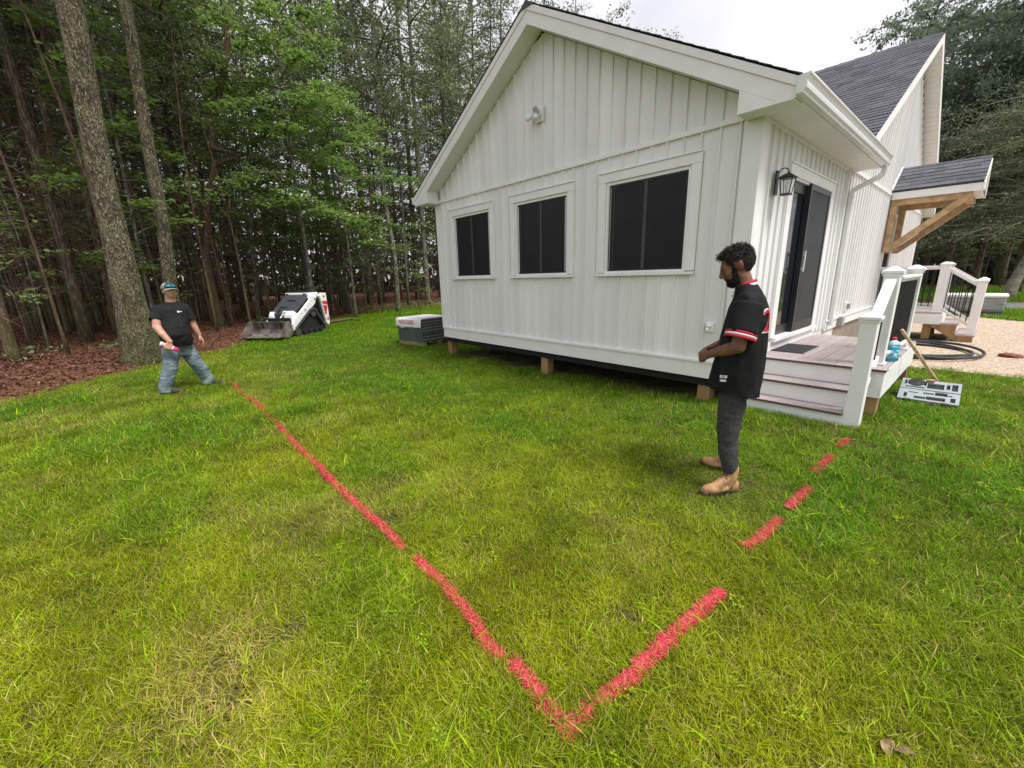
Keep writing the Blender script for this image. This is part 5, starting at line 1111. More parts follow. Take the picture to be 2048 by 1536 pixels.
for i in range(46):
    px = rng.uniform(-20,870); d = rng.uniform(17,27) if px > 380 else rng.uniform(13.5,25); v = px_az(px,600); x, y = CAM.x+v.x*d, CAM.y+v.y*d
    if side_of_mulch(np.array([x]),np.array([y]))[0] > -.6: continue
    o = put('bare_sapling', bare[i%3], None, (x,y,floor_h(x,y)-.03), rng.uniform(0,6), rng.uniform(.7,1.3)); tag(o, 'thin bare sapling stem', 'sapling', 'bare sapling stems in the wood'); BS.append(o)
special('bright sunlit maple with drooping layered branches above the loader', 632,647, 10.5, .075, 'grey', None, .12, 1.4, dict(H0=3.6,H1=10.2,n=30,Lmax=3.1,per=150,size=.125,aspect=.72,flat=.05,width=.5,up0=.45,droop=1.0,tilt=.28), leaf='bright', n=10, seed=31)
special('second bright maple leaning out right of the loader', 712,632, 9.5, .07, 'grey', None, .12, 1.4, dict(H0=2.9,H1=9.2,n=28,Lmax=2.9,per=140,size=.125,aspect=.72,flat=.05,width=.5,up0=.4,droop=1.0,tilt=.28), leaf='bright', n=10, seed=32)
special('small bright maple leafing out beside the thickest trunk', 322,684, 8.5, .05, 'grey', None, .1, 1.4, dict(H0=2.0,H1=8.2,n=24,Lmax=1.7,per=110,size=.125,aspect=.72,flat=.05,width=.4,up0=.4,droop=.9,tilt=.28), leaf='bright', n=10, seed=33)
place_words(LS, 'sapling'); place_words(BS, 'bare sapling')
# ------------------------------------------------------------------ the wood
placed = []
def wood(n, pxr, dr, kinds, seed, minsp, smin=.85, smax=1.2):
    rg = random.Random(seed); c = 0; tries = 0
    while c < n and tries < n*40:
        tries += 1; px = rg.uniform(*pxr); d = math.sqrt(rg.uniform(dr[0]**2,dr[1]**2)); v = px_az(px,560); x, y = CAM.x+v.x*d, CAM.y+v.y*d
        if side_of_mulch(np.array([x]),np.array([y]))[0] > -1.0 or any((x-a)**2+(y-b)**2 < minsp**2 for a,b in placed): continue
        placed.append((x,y)); k = rg.choice(kinds); o = tree_of_kind(k, x, y, floor_h(x,y)-.05, rg.uniform(0,6.28), rg.uniform(smin,smax), KL[k], GROUP); o['kind_words'] = KL[k]; NAMELESS.append(o); c += 1
wood(15, (300,900), (21,28), [0,3,5,5,3,2], 1, 1.5, .8, 1.1); wood(11, (-260,330), (16,27), [0,1,0,2], 4, 1.5, .8, 1.05)
wood(40, (-260,930), (25,38), [0,1,2,4,3,5], 2, 1.7)
wood(28, (-260,940), (36,52), [0,1,4,1,0,5], 3, 2.0, .95, 1.3)
place_words(NAMELESS, 'tree')
TOPW = iter(['leftmost treetop at the roof\'s left slope','second treetop along the left roof slope','pine top left of the roof apex','oak top left of the roof apex','oak top just right of the roof apex','bushy pine top right of the roof apex','slender treetop above the front roof','small lone treetop furthest right above the front roof'])
for px, d, k, s, hh in ((930,33,2,1.15,0),(985,34,0,1.2,0),(1010,40,1,1.25,0),(950,42,4,1.3,0),(1090,42,2,1.36,0),(1150,46,0,1.40,0),(1205,44,2,1.33,0),(1285,47,2,1.28,0)):
    v = px_az(px,300); tree_of_kind(k, CAM.x+v.x*d, CAM.y+v.y*d, 0, px, s, next(TOPW), 'treetops behind the front roof')
# the far wood that closes the view between the trunks
rs = np.random.RandomState(5); n = 26000; a = rs.rand(n); 
pxs = -500+1500*a; vv = np.array([list(px_az(p,560)) for p in np.linspace(-500,1000,200)]); ii = np.clip(((pxs+500)/1500*199).astype(int),0,199); dd = 50+14*rs.rand(n)
hz_ = 11*rs.rand(n)**1.2; C = np.stack([CAM.x+vv[ii,0]*dd, CAM.y+vv[ii,1]*dd, hz_],-1)+rs.randn(n,3)*.3
kind(put('distant_wood', np_mesh('distant_wood', leaf_quads(rs, C, .85, .55, .9), 4, leaf_mat('distant foliage', (.045,.045,.026), (.08,.095,.045), (.12,.13,.06), trans=.1))), 'stuff')
n = 14000; a = rs.rand(n); pxs = -400+1330*a; ii = np.clip(((pxs+500)/1500*199).astype(int),0,199); dd = 24+26*rs.rand(n); C = np.stack([CAM.x+vv[ii,0]*dd, CAM.y+vv[ii,1]*dd, .2+7*rs.rand(n)**1.2],-1)
kind(put('dead_brush', np_mesh('dead_brush', leaf_quads(rs, C, 1.3, .012, .5), 4, leaf_mat('dead brush', (.085,.050,.036), (.22,.14,.10), None, trans=.0))), 'stuff')
# leaf litter
n = 52000; px = rs.rand(n)*980-60; d = np.sqrt(8.**2+(24.**2-8.**2)*rs.rand(n)); vv2 = np.array([list(px_az(p,600)) for p in np.linspace(-60,920,300)]); ii = np.clip(((px+60)/980*299).astype(int),0,299)
x = CAM.x+vv2[ii,0]*d; y = CAM.y+vv2[ii,1]*d; sm = side_of_mulch(x,y); k = sm < .12-.4*rs.rand(n)**2; x, y, sm = x[k], y[k], sm[k]; dpt = np.maximum(-sm,0)
z = .012+.03*np.minimum(1,dpt/.8)+.012*np.minimum(dpt,20)+.05*rs.rand(len(x))
kind(put('leaf_litter', np_mesh('leaf_litter', leaf_quads(rs, np.stack([x,y,z],-1), .062, .5, .45), 4, LEAF['brown'])), 'stuff')
# low green ground plants at the lawn edge behind the loader and the bundles
C = []
for px, py, sp in ((620,640,.5),(790,618,1.2),(830,612,1.5),(865,610,1.5),(740,622,.9),(240,700,.4),(60,720,.5),(520,650,.4),(330,712,.3)):
    p = px_ground(px,py); m_ = int(220*sp); c = rs.randn(m_,3)*np.array([.7*sp,.7*sp,.0])+np.array([p.x,p.y,0]); c[:,2] = .05+.28*rs.rand(m_)**1.5; C.append(c)
kind(put('ground_plants', np_mesh('ground_plants', leaf_quads(rs, np.concatenate(C), .10, .6, .5), 4, LEAF['pale'])), 'stuff')
# fallen branches
for i, (pa, pb, r) in enumerate(((( 620,612),(800,618),.05),((640,648),(720,640),.06),((20,675),(190,650),.03))):
    A_ = px_ground(*pa,.15); B_ = px_ground(*pb,.15); mid = (A_+B_)/2+Vector((.2,.3,.10)); tag(MB().tube([A_,mid,B_],[r,r*.8,r*.4],7).build('fallen_branch', BARK['red'], smooth=True), ['long fallen pole lying among the stems left of the house','short fallen log at the lawn edge behind the loader','thin fallen branch in the leaf litter at far left'][i], 'branch')
# ------------------------------------------------------------------ trees on the right, beyond the road
GR = 'trees beyond the road'
for px, d, k, s, lab in ((1795,40,6,1.02,'oak treetop showing above the main roof ridge'),(1850,44,6,1.12,'second oak treetop behind the roof peak'),(1925,36,6,.80,'large dark oak just right of the roof peak'),(1990,39,6,.95,'largest dark oak rising in the top right corner'),(2075,36,6,1.08,'dark oak at the right edge of the picture'),(1960,50,1,1.0,'pine behind the large oaks at right'),(2040,52,6,1.35,'oak behind the others at far right'),(2140,44,1,1.1,'pine beyond the right edge'),(1880,55,6,.9,'distant oak seen right of the house wall')):
    v = px_az(px,400); tree_of_kind(k, CAM.x+v.x*d, CAM.y+v.y*d, 0, px*.7, s, lab, GR)
for px, d, k, s, lab in ((1850,46,5,.9,'dense young pine right of the house wall'),(1880,50,5,1.0,'young pine behind the landing post'),(1905,45,3,.55,'small maple above the landing rail'),(1948,42,5,.62,'dark rounded bush on the far lawn'),(1975,48,3,.6,'small maple behind the dark bush'),(2005,40,3,.60,'pale green small maple at right'),(2045,45,5,.9,'young pine at the right edge'),(1925,52,5,1.1,'young pine in the gap behind the stairs'),(2090,47,3,.8,'maple beyond the right edge'),(1830,52,3,.8,'maple hidden behind the porch roof')):
    v = px_az(px,400); tree_of_kind(k, CAM.x+v.x*d, CAM.y+v.y*d, 0, px*.9, s, lab, GR)
p = px_ground(2013,600,.05); wt = thing('tree', 'slanting tree with long pale horizontal branches at the right edge beyond the road', 'tree', (p.x,p.y,0), 0, GR)
mb = MB(); trunk_mb(mb, 9, .22, bends((0,0),(3,.7),(9,1.7)), 1.3, 10, 20, (0,0), 3)
r5 = np.random.RandomState(8); br = []
for i in range(58):
    t = r5.rand(); h = 2.4+6.2*t; off = np.array([rh.x,rh.y])*(.25*h); a = math.atan2(-rh.y,-rh.x)+r5.randn()*.9 if r5.rand() < .75 else r5.rand()*6.28; L = 3.2+3.4*r5.rand(); e = .35+.3*r5.rand(); P = [(off[0],off[1],h)]; x, y, z = P[0]
    for k in range(8): e -= .11; a += r5.randn()*.16; x += math.cos(a)*math.cos(e)*L/8; y += math.sin(a)*math.cos(e)*L/8; z += math.sin(e)*L/8; P.append((x,y,z))
    mb.tube(P, [.030*(1-.85*j/8) for j in range(9)], 4, cap=False); br.append((np.array(P), L))
    for q in range(7):
        j = r5.randint(2,8); p0 = np.array(P[j]); d_ = np.array([math.cos(a)+r5.randn()*.5, math.sin(a)+r5.randn()*.5, -.1+r5.randn()*.2])*(.5+.6*r5.rand()); mb.tube([tuple(p0),tuple(p0+d_*.5+np.array([0,0,.05])),tuple(p0+d_)], [.009,.006,.003], 3, cap=False)
mb.build('trunk', mat('pale grey green bark', (.24,.23,.17), .9, .3, 6.), wt, smooth=True)
put('crown', np_mesh('crown', leaf_quads(r5, spray(r5, br, 75, .18, .55), .12, .42, .5), 4, LEAF['willow']), wt)

n = 15000; vr = np.array([list(px_az(p,540)) for p in np.linspace(1640,2350,200)]); ii = rs.randint(0,200,n); dd = 56+14*rs.rand(n); C = np.stack([CAM.x+vr[ii,0]*dd, CAM.y+vr[ii,1]*dd, 14*rs.rand(n)**1.2],-1)+rs.randn(n,3)*.3
kind(put('distant_wood', np_mesh('distant_wood', leaf_quads(rs, C, .9, .55, .9), 4, leaf_mat('distant haze tinted foliage', (.07,.095,.065), (.12,.155,.10), (.17,.20,.13), trans=.1))), 'stuff')  # blue green leaf colour stands in for haze over the far trees

# ------------------------------------------------------------------ people
def cap_part(mb, p0, r0, p1, r1, n=14):
    p0 = Vector(p0); p1 = Vector(p1); d = (p1-p0).normalized(); P = []; Rr = []
    for k in range(5): a = math.pi/2*(1-k/5); P.append(p0-d*r0*math.sin(a)); Rr.append(max(r0*math.cos(a), r0*.05))
    P.append(p0); Rr.append(r0); P.append((p0+p1)/2); Rr.append((r0+r1)/2); P.append(p1); Rr.append(r1)
    for k in range(1,6): a = math.pi/2*k/5; P.append(p1+d*r1*math.sin(a)); Rr.append(max(r1*math.cos(a), r1*.05))
    mb.tube(P, Rr, n)
def ell_part(mb, c, r, rot=None, n=14):
    c = Vector(c); Q = rot.to_matrix() if rot is not None else Matrix.Identity(3); V = []; m = 10
    for i in range(m+1):
        th = math.pi*i/m; th = min(max(th,.06),math.pi-.06)
        for k in range(n): a = 2*math.pi*k/n; V.append(c+Q@Vector((r[0]*math.sin(th)*math.cos(a), r[1]*math.sin(th)*math.sin(a), -r[2]*math.cos(th))))
    F = [(i*n+k,i*n+(k+1)%n,(i+1)*n+(k+1)%n,(i+1)*n+k) for i in range(m) for k in range(n)]+[tuple(range(n))[::-1],tuple(range(m*n,(m+1)*n))]
    mb.add(V, F)
def loft_part(mb, rings, n=20, sq=1.):
    """rings: (centre, rx, ry[, yaw]) stacked upward; sq<1 squarer"""
    V = []
    for g in rings:
        c, rx, ry = g[0], g[1], g[2]; yw = g[3] if len(g) > 3 else 0
        for k in range(n):
            a = 2*math.pi*k/n; ca, sa = math.cos(a), math.sin(a); x = rx*math.copysign(abs(ca)**sq, ca); y = ry*math.copysign(abs(sa)**sq, sa)
            V.append((c[0]+x*math.cos(yw)-y*math.sin(yw), c[1]+x*math.sin(yw)+y*math.cos(yw), c[2]))
    m = len(rings); F = [(i*n+k,i*n+(k+1)%n,(i+1)*n+(k+1)%n,(i+1)*n+k) for i in range(m-1) for k in range(n)]+[tuple(range(n))[::-1],tuple(range((m-1)*n,m*n))]
    mb.add(V, F)
def blob(name, mb, m, voxel=.008, smooth=6, parent=None, folds=None, fac=.5):
    o = mb.build(name, m); rm = o.modifiers.new('r','REMESH'); rm.mode = 'VOXEL'; rm.voxel_size = voxel
    if smooth: s = o.modifiers.new('s','SMOOTH'); s.factor = fac; s.iterations = smooth
    bpy.context.view_layer.update(); me = bpy.data.meshes.new_from_object(o.evaluated_get(bpy.context.evaluated_depsgraph_get()))
    old = o.data; o.modifiers.clear(); o.data = me; me.name = name; bpy.data.meshes.remove(old)
    if not me.materials: me.materials.append(m)
    if folds:
        nrm = [v.normal.copy() for v in me.vertices]
        for v, nn in zip(me.vertices, nrm): v.co += nn*folds(v.co)
    me.polygons.foreach_set('use_smooth', [True]*len(me.polygons)); me.update()
    if parent: o.parent = parent
    return o
def hand(mb, wrist, d, side, palm_n, L=.185, curl=.8, thumb=1, spread=.10, grip=None):
    """palm and five fingers. d: direction of the hand, side: towards the little finger, palm_n: the way the palm faces"""
    w = Vector(wrist); d = Vector(d).normalized(); s = Vector(side); s = (s-d*s.dot(d)).normalized(); n = Vector(palm_n); n = (n-d*n.dot(d)-s*n.dot(s)).normalized()
    k = L/.185; pl = .095*k; c0 = w+d*.015*k
    for t in (-.028,-.009,.010,.028): cap_part(mb, c0+s*t*.7*k, .014*k, w+d*pl+s*t*k, .0125*k, 8)
    for i, (t, ln) in enumerate(((-.030,.072),(-.010,.082),(.011,.076),(.030,.058))):
        cl = curl[i] if hasattr(curl,'__len__') else curl*(1+.08*i); b = w+d*pl+s*t*k; a = 0.; p = b; dd = d+s*(t*spread*10); dd.normalize(); r = .0092*k
        for q, f in enumerate((.45,.32,.23)):
            a += cl*(.75,1.0,.8)[q]; v = dd*math.cos(a)+n*math.sin(a); p2 = p+v*ln*f*k; cap_part(mb, p, r, p2, r*.93, 8); p = p2; r *= .93
    tb = w+d*.03*k-s*.026*k+n*.006*k; t1 = tb+(d*.62-s*.62+n*.35*thumb).normalized()*.042*k; t2 = t1+(d*.85-s*.2+n*.5*thumb).normalized()*.032*k
    cap_part(mb, tb, .0145*k, t1, .0115*k, 8); cap_part(mb, t1, .0115*k, t2, .0095*k, 8)
def head(mb, c, s, rot, nose=1., full=1.):
    """head with brow, nose, lips, chin and ears; +x is the face. c: centre of the skull"""
    Q = rot.to_matrix(); P = lambda x,y,z: Vector(c)+Q@Vector((x*s,y*s,z*s)); E = lambda p, r, e=None: ell_part(mb, P(*p), [q*s for q in r], (rot if e is None else rot@e))
    E((-.012,0,.022),(.098,.077,.090)); E((.030,0,-.045),(.064,.060*full,.070)); E((.045,0,-.085),(.042,.040*full,.032)); E((.060,0,.005),(.034,.058,.050))
    for y in (-1,1):
        E((.050,.036*y,-.030),(.034,.026*full,.030)); E((-.012,.076*y,-.012),(.016,.010,.030)); E((-.020,.084*y,-.006),(.015,.006,.026)); cap_part(mb, P(.087,.010*y,.020), .010*s, P(.078,.046*y,.020), .009*s, 8)
    for y in (-1,1): E((.070,.031*y,-.001),(.013,.016,.011))
    cap_part(mb, P(.090,0,.012), .0085*s, P(.111,0,-.030), .0115*s, 8); E((.106,0,-.036),(.013,.017,.010)); cap_part(mb, P(.088,-.017,-.062), .0075*s, P(.088,.017,-.062), .0075*s, 8); cap_part(mb, P(.086,-.015,-.073), .008*s, P(.086,.015,-.073), .008*s, 8)
    return P
def eyes(P, s, parent, y0=.031):
    w = MB(); i = MB()
    for y in (-1,1): ell_part(w, P(.0765,y0*y,-.003), (.0085*s,.012*s,.0065*s)); ell_part(i, P(.0822,y0*y,-.003), (.0040*s,.005*s,.005*s))
    w.build('eyes', mat('eye white', (.55,.52,.48), .3), parent, smooth=True); i.build('irises', mat('iris', (.02,.012,.008), .2), parent, smooth=True)
def project_to(me_txt, target, origin, xd, yd, n, off=.003):
    """wraps flat lettering onto a garment"""
    bv = BVHTree.FromObject(target, bpy.context.evaluated_depsgraph_get()); xd = Vector(xd).normalized(); yd = Vector(yd).normalized(); n = Vector(n).normalized()
    for v in me_txt.vertices:
        p = Vector(origin)+xd*v.co.x+yd*v.co.y; h = bv.ray_cast(p+n*.25, -n, .6)
        v.co = h[0]+h[1]*(off+v.co.z) if h[0] is not None else p
def grid_text(txt, size, m, target, parent, origin, xd, yd, n, off, name, grow=0.):
    me = text_mesh(txt, size); bm = bmesh.new(); bm.from_mesh(me); bmesh.ops.triangulate(bm, faces=bm.faces); bmesh.ops.subdivide_edges(bm, edges=[e for e in bm.edges if e.calc_length() > .02], cuts=2, use_grid_fill=False); bmesh.ops.triangulate(bm, faces=bm.faces)
    bm.to_mesh(me); bm.free(); me.materials.clear(); me.materials.append(m)
    if grow:
        c = sum((v.co for v in me.vertices), Vector())/len(me.vertices)
        for v in me.vertices: v.co = c+(v.co-c)*(1+grow)
    project_to(me, target, origin, xd, yd, n, off); return put(name, me, parent)
def cloth_mat(name, c, rough=.85, var=.12, scale=5., weave=500., c2=None, bump=.15, stretch=None): return mat(name, c, rough, var, scale, bump, weave, spec=.2, col2=c2, detail=6, stretch=stretch)
def fold(seed, amp, sx=(9,9,4), amp2=0.):
    def f(co):
        q = Vector((co.x*sx[0],co.y*sx[1],co.z*sx[2]+seed)); a = mnoise.noise(q); b = mnoise.noise(q*2.3+Vector((5,2,1))); return amp*(a*.8-abs(b)*.9+.25)+amp2*mnoise.noise(q*5)
    return f
X_, Y_, Z_ = Vector((1,0,0)), Vector((0,1,0)), Vector((0,0,1))
# ---------------------------------------------- man in the black baseball jersey (x forward, y his left)
gzm = float(gz(.58,-1.725)); 
SK1 = mat('brown skin', (.16,.075,.045), .5, .12, 18., .08, 120., spec=.35, col2=(.19,.095,.06))
from mathutils import Euler, Quaternion
HR1 = Euler((0,R_(25),R_(2))).to_quaternion()
b = MB(); HC1 = Vector((.016,0,1.662))
S1 = 1.08; P1 = head(b, HC1, S1, HR1)
cap_part(b, (-.055,0,1.50), .058, (-.020,0,1.60), .055); cap_part(b, (-.075,0,1.44), .075, (-.055,0,1.50), .060)
loft_part(b, [((-.06,0,.80),.10,.14),((-.075,0,.95),.11,.145),((-.07,0,1.10),.11,.15),((-.085,0,1.28),.115,.165),((-.085,0,1.40),.095,.17),((-.075,0,1.46),.06,.10)])
for sg in (1,-1):
    S = (-.075,.185*sg,1.405); E_ = (-.045,.235*sg,1.125); Wr = (.135,.070*sg,1.035) if sg > 0 else (.150,-.085,1.045)
    cap_part(b, S, .056, E_, .047); cap_part(b, E_, .047, tuple(Vector(E_).lerp(Vector(Wr),.35)), .044); cap_part(b, tuple(Vector(E_).lerp(Vector(Wr),.35)), .044, Wr, .028)
    H = (-.06,.085*sg,.86) if sg > 0 else (-.06,-.10,.86); K = (-.045,.115,.46) if sg > 0 else (-.03,-.185,.46); A = (-.085,.14,.11) if sg > 0 else (-.075,-.235,.11)
    cap_part(b, H, .080, K, .055); cap_part(b, K, .055, A, .040)
# hands: the left closes over the right one
hand(b, (.150,-.085,1.045), (.45,.75,-.35), (.2,-.1,-1), (-.6,.5,.1), .18, 1.0, .8)
hand(b, (.135,.070,1.035), (.62,-.62,-.35), (.1,.05,-1), (-.75,-.45,0), .185, 1.05, .8)
man1 = blob('person', b, SK1, .0055, 3)
man1.location = (.58,-1.725,gzm); man1.rotation_euler = (0,0,math.atan2(-.352,-.936))
tag(man1, 'bearded curly haired man in black baseball jersey and tan boots looking down', 'person')
# hair: a dark scalp layer and some thousand small curls
HB = mat('black curly hair', (.014,.011,.009), .7, .4, 60., .3, 200., spec=.3, col2=(.040,.031,.026)); rg = random.Random(5)
QI1 = HR1.to_matrix().inverted()
def region_shell(body, cond, off, name, m, parent):
    """a layer grown from the part of the body's skin for which cond(place in head axes) holds"""
    me = body.data; keep = []; loc = [(QI1 @ (v.co-HC1))/S1 for v in me.vertices]; ok = [cond(q) for q in loc]
    idx = {}; V = []; F = []
    for p in me.polygons:
        if all(ok[i] for i in p.vertices):
            f = []
            for i in p.vertices:
                if i not in idx:
                    idx[i] = len(V); v = me.vertices[i]; V.append(v.co+v.normal*off(loc[i]))
                f.append(idx[i])
            F.append(f)
    mb = MB(); mb.add(V, F); return mb.build(name, m, parent, smooth=True)
def in_hair(q):
    if q.z > .088: return True
    if q.x > .060+.3*max(0,q.z-.045): return False
    if q.x > .005: return q.z > .020 and (q.z > .045 or abs(q.y) > .05) and not (q.x > .05 and q.z < .062)
    if q.x > -.035: return q.z > .022
    return q.z > -.062 and q.x < -.03
hair = region_shell(man1, in_hair, lambda q: .004, 'hair', HB, man1)
cu = MB(); vv_ = [v.co.copy() for v in hair.data.vertices]; nn_ = [v.normal.copy() for v in hair.data.vertices]
for c in range(1500):
    i = rg.randrange(len(vv_)); q = (QI1 @ (vv_[i]-HC1))/S1; top = min(1,max(0,(q.z-.02)/.07)); ln = (.008+.028*top)*rg.uniform(.6,1.15)+(.012 if q.x > .05 and q.z > .05 else 0)
    n = (nn_[i]+Vector((rg.gauss(0,.35),rg.gauss(0,.35),rg.gauss(0,.35)))).normalized(); t = n.orthogonal().normalized(); u = n.cross(t); r = rg.uniform(.0035,.0065); ph = rg.random()*6.28; tn = rg.uniform(1.0,1.9); pts = []
    for k in range(9):
        f = k/8; an = ph+tn*6.28*f; pts.append(vv_[i]+n*(ln*f-.002)+(t*math.cos(an)+u*math.sin(an))*r*(.35+.65*f)-Z_*(.006*f*f*top))
    cu.tube(pts, [.0022,.0024,.0024,.0024,.0023,.0022,.002,.0016,.0010], 4, cap=False)
cu.build('curls', HB, hair, smooth=True)
def in_beard(q):
    a = abs(math.atan2(q.y, q.x-.015)); 
    if a > 1.62 or q.z < -.124: return False
    if q.x > .066 and abs(q.y) < .020 and -.079 < q.z < -.0575: return False
    if a < .42: return q.z < -.0475
    if a < 1.0: return q.z < -.060-.004*math.sin((a-.42)*5)
    if a < 1.25: return q.z < -.060+.060*(a-1.0)/.25
    return q.z < .03
BM = mat('black beard', (.013,.010,.009), .8, .4, 90., .6, 400., col2=(.030,.022,.018))
beard = region_shell(man1, in_beard, lambda q: .0025+.004*max(0,mnoise.noise(q*90))+.004*min(1,max(0,(-.07-q.z)/.03)), 'beard', BM, man1)
bw = MB()
for y in (-1,1): bw.tube([P1(.0905,.012*y,.020),P1(.087,.028*y,.026),P1(.078,.044*y,.021)], [.004,.005,.002], 6); bw.tube([P1(.0845,.020*y,-.004),P1(.083,.031*y,-.003),P1(.077,.043*y,-.006)], [.0012,.0018,.0010], 5)
for y in (-1,1): bw.tube([P1(.0835,.022*y,-.0065),P1(.0825,.031*y,-.0085),P1(.0775,.042*y,-.0060)], [.0014,.0020,.0012], 6)
bw.build('eyebrows', BM, man1, smooth=True)
cu = MB(); vv_ = [v.co.copy() for v in beard.data.vertices]; nn_ = [v.normal.copy() for v in beard.data.vertices]
for c in range(900):
    i = rg.randrange(len(vv_)); q = (QI1 @ (vv_[i]-HC1))/S1; ln = .004+.010*min(1,max(0,(-.065-q.z)/.04))*(q.x > .03); n = (nn_[i]-Z_*.5+Vector((rg.gauss(0,.35),rg.gauss(0,.35),rg.gauss(0,.35)))).normalized(); t = n.orthogonal().normalized(); u = n.cross(t); ph = rg.random()*6.28
    cu.tube([vv_[i]-n*.001+n*ln*k/4+(t*math.cos(ph+k*1.4)+u*math.sin(ph+k*1.4))*.0022 for k in range(5)], [.0016,.0016,.0015,.0013,.0008], 3, cap=False)
cu.build('beard_curls', BM, beard, smooth=True)
# jersey
JB = cloth_mat('black jersey cloth', (.0085,.0085,.0095), .8, .25, 7.)
j = MB()
loft_part(j, [((-.045,.0,.735),.185,.215),((-.05,0,.80),.178,.212),((-.06,0,.95),.168,.205),((-.072,0,1.10),.152,.200),((-.080,0,1.25),.142,.200),((-.085,0,1.36),.130,.202),((-.080,0,1.44),.102,.180),((-.068,0,1.492),.082,.125),((-.056,0,1.528),.068,.085)], 28, .9)
for sg in (1,-1): cap_part(j, (-.078,.165*sg,1.405), .086, (-.069,.205*sg,1.325), .080)
jer = blob('jersey', j, JB, .009, 4, man1, fold(3,.016,(6,6,2.6),.002))
# flatten hem and sleeve ends
for v in jer.data.vertices:
    v.co.z = max(v.co.z, .784+.15*v.co.x)
def sleeve(A_, B_, r0, r1, m, par, seed, nr=10, n=30):
    A_ = Vector(A_); B_ = Vector(B_); mb = MB(); pts = [A_.lerp(B_,k/nr) for k in range(nr+1)]; mb.tube(pts, [r0+(r1-r0)*(k/nr) for k in range(nr+1)], n, cap=False)
    for i, v in enumerate(mb.v):
        c = pts[i//n]; d = Vector(v)-c; mb.v[i] = tuple(c+d*(1+.10*mnoise.noise((v[0]*11+seed,v[1]*11,v[2]*5))))
    o = mb.build('sleeve', m, par, smooth=True); o.modifiers.new('t','SOLIDIFY').thickness = .004; return o
for sg in (1,-1): sleeve((-.078,.168*sg,1.408), (-.0525,.2335*sg,1.212), .0885, .094, JB, jer, 3+sg)
RT = cloth_mat('red trim cloth', (.50,.02,.045), .7); WT = cloth_mat('white trim cloth', (.70,.66,.66), .7)
for sg in (1,-1):
    a = Vector((-.055,.231*sg,1.222)); d = Vector((.012,.016*sg,-.06)).normalized()
    for k, (o0, o1, m) in enumerate(((-.002,.014,RT),(.014,.030,WT),(.030,.046,RT))):
        mm = MB(); mm.tube([a+d*o0, a+d*(o0+.002), a+d*(o1-.001), a+d*o1], [.094,.0985,.0985,.094], 28, cap=False); mm.build('sleeve_stripe', m, jer, smooth=True)
cl = MB(); 
def collar(mb, r0, r1, dz, tilt=.26):
    for (ra, za), (rb, zb) in (((r0,dz),(r1,dz-.018)),):
        V = []; n = 28
        for k in range(n):
            a = 2*math.pi*k/n
            for r, z, in ((ra,za),(rb,zb)):
                x = -.050+r*math.cos(a)*1.05; y = r*math.sin(a)*1.12; V.append((x, y, 1.527+z-tilt*(x+.050)-.05*max(0,math.cos(a))**2))
        mb.add(V, [(2*k,2*k+1,2*((k+1)%n)+1,2*((k+1)%n)) for k in range(n)])
collar(cl, .063, .070, .022); cl.build('collar', RT, jer, smooth=True).modifiers.new('t','SOLIDIFY').thickness = .005
cl = MB(); collar(cl, .0705, .078, .004); cl.build('collar_stripe', WT, jer, smooth=True).modifiers.new('t','SOLIDIFY').thickness = .005
bpy.context.view_layer.update()
def num(grow, m, off, nm, size=.21): return grid_text('2', size, m, jer, jer, (-.20,.105,1.285), (-.35,-1,0), (0,0,1), (-1,.45,0), off, nm, grow)
num(.13, WT, .003, 'number_outline'); num(0, RT, .006, 'number')
for dz, w, h in ((0,.05,.020),(-.028,.042,.016)):
    q = bmesh.new(); bmesh.ops.create_grid(q, x_segments=6, y_segments=3, size=.5); me = bpy.data.meshes.new('hem_tag'); q.to_mesh(me); q.free()
    for v in me.vertices: v.co.x *= w; v.co.y *= h
    me.materials.append(cloth_mat('white woven tag', (.62,.62,.62))); project_to(me, jer, (.060,.3,.905+dz), (-.9,.3,.1), (0,0,1), (.35,1,0), .004); put('hem_tag', me, jer)
grid_text('N', .026, JB, jer, jer, (.060,.3,.905), (-.9,.3,.1), (0,0,1), (.35,1,0), .0065, 'tag_letter')
q = grid_text('S', .09, RT, jer, jer, (.15,.06,1.10), (0,1,0), (0,0,1), (1,.2,0), .004, 'chest_letter')
# trousers
TG = cloth_mat('charcoal jogger cloth', (.038,.038,.041), .9, .08, 60., 420., c2=(.052,.051,.054)); t = MB()
loft_part(t, [((-.055,-.01,.72),.105,.165),((-.06,-.01,.82),.118,.165),((-.07,-.01,.92),.115,.155)], 22)
for sg in (1,-1):
    H = Vector((-.05,.085*sg,.80)) if sg > 0 else Vector((-.055,-.105,.80)); K = Vector((-.042,.118,.44)) if sg > 0 else Vector((-.03,-.185,.44)); A = Vector((-.080,.138,.195)) if sg > 0 else Vector((-.072,-.230,.195))
    cap_part(t, H, .100, H.lerp(K,.5), .088); cap_part(t, H.lerp(K,.5), .088, K, .070); cap_part(t, K, .070, K.lerp(A,.5), .066); cap_part(t, K.lerp(A,.5), .066, A, .052)
tro = blob('trousers', t, TG, .009, 4, man1, fold(8,.009,(4.5,4.5,9),.0015))
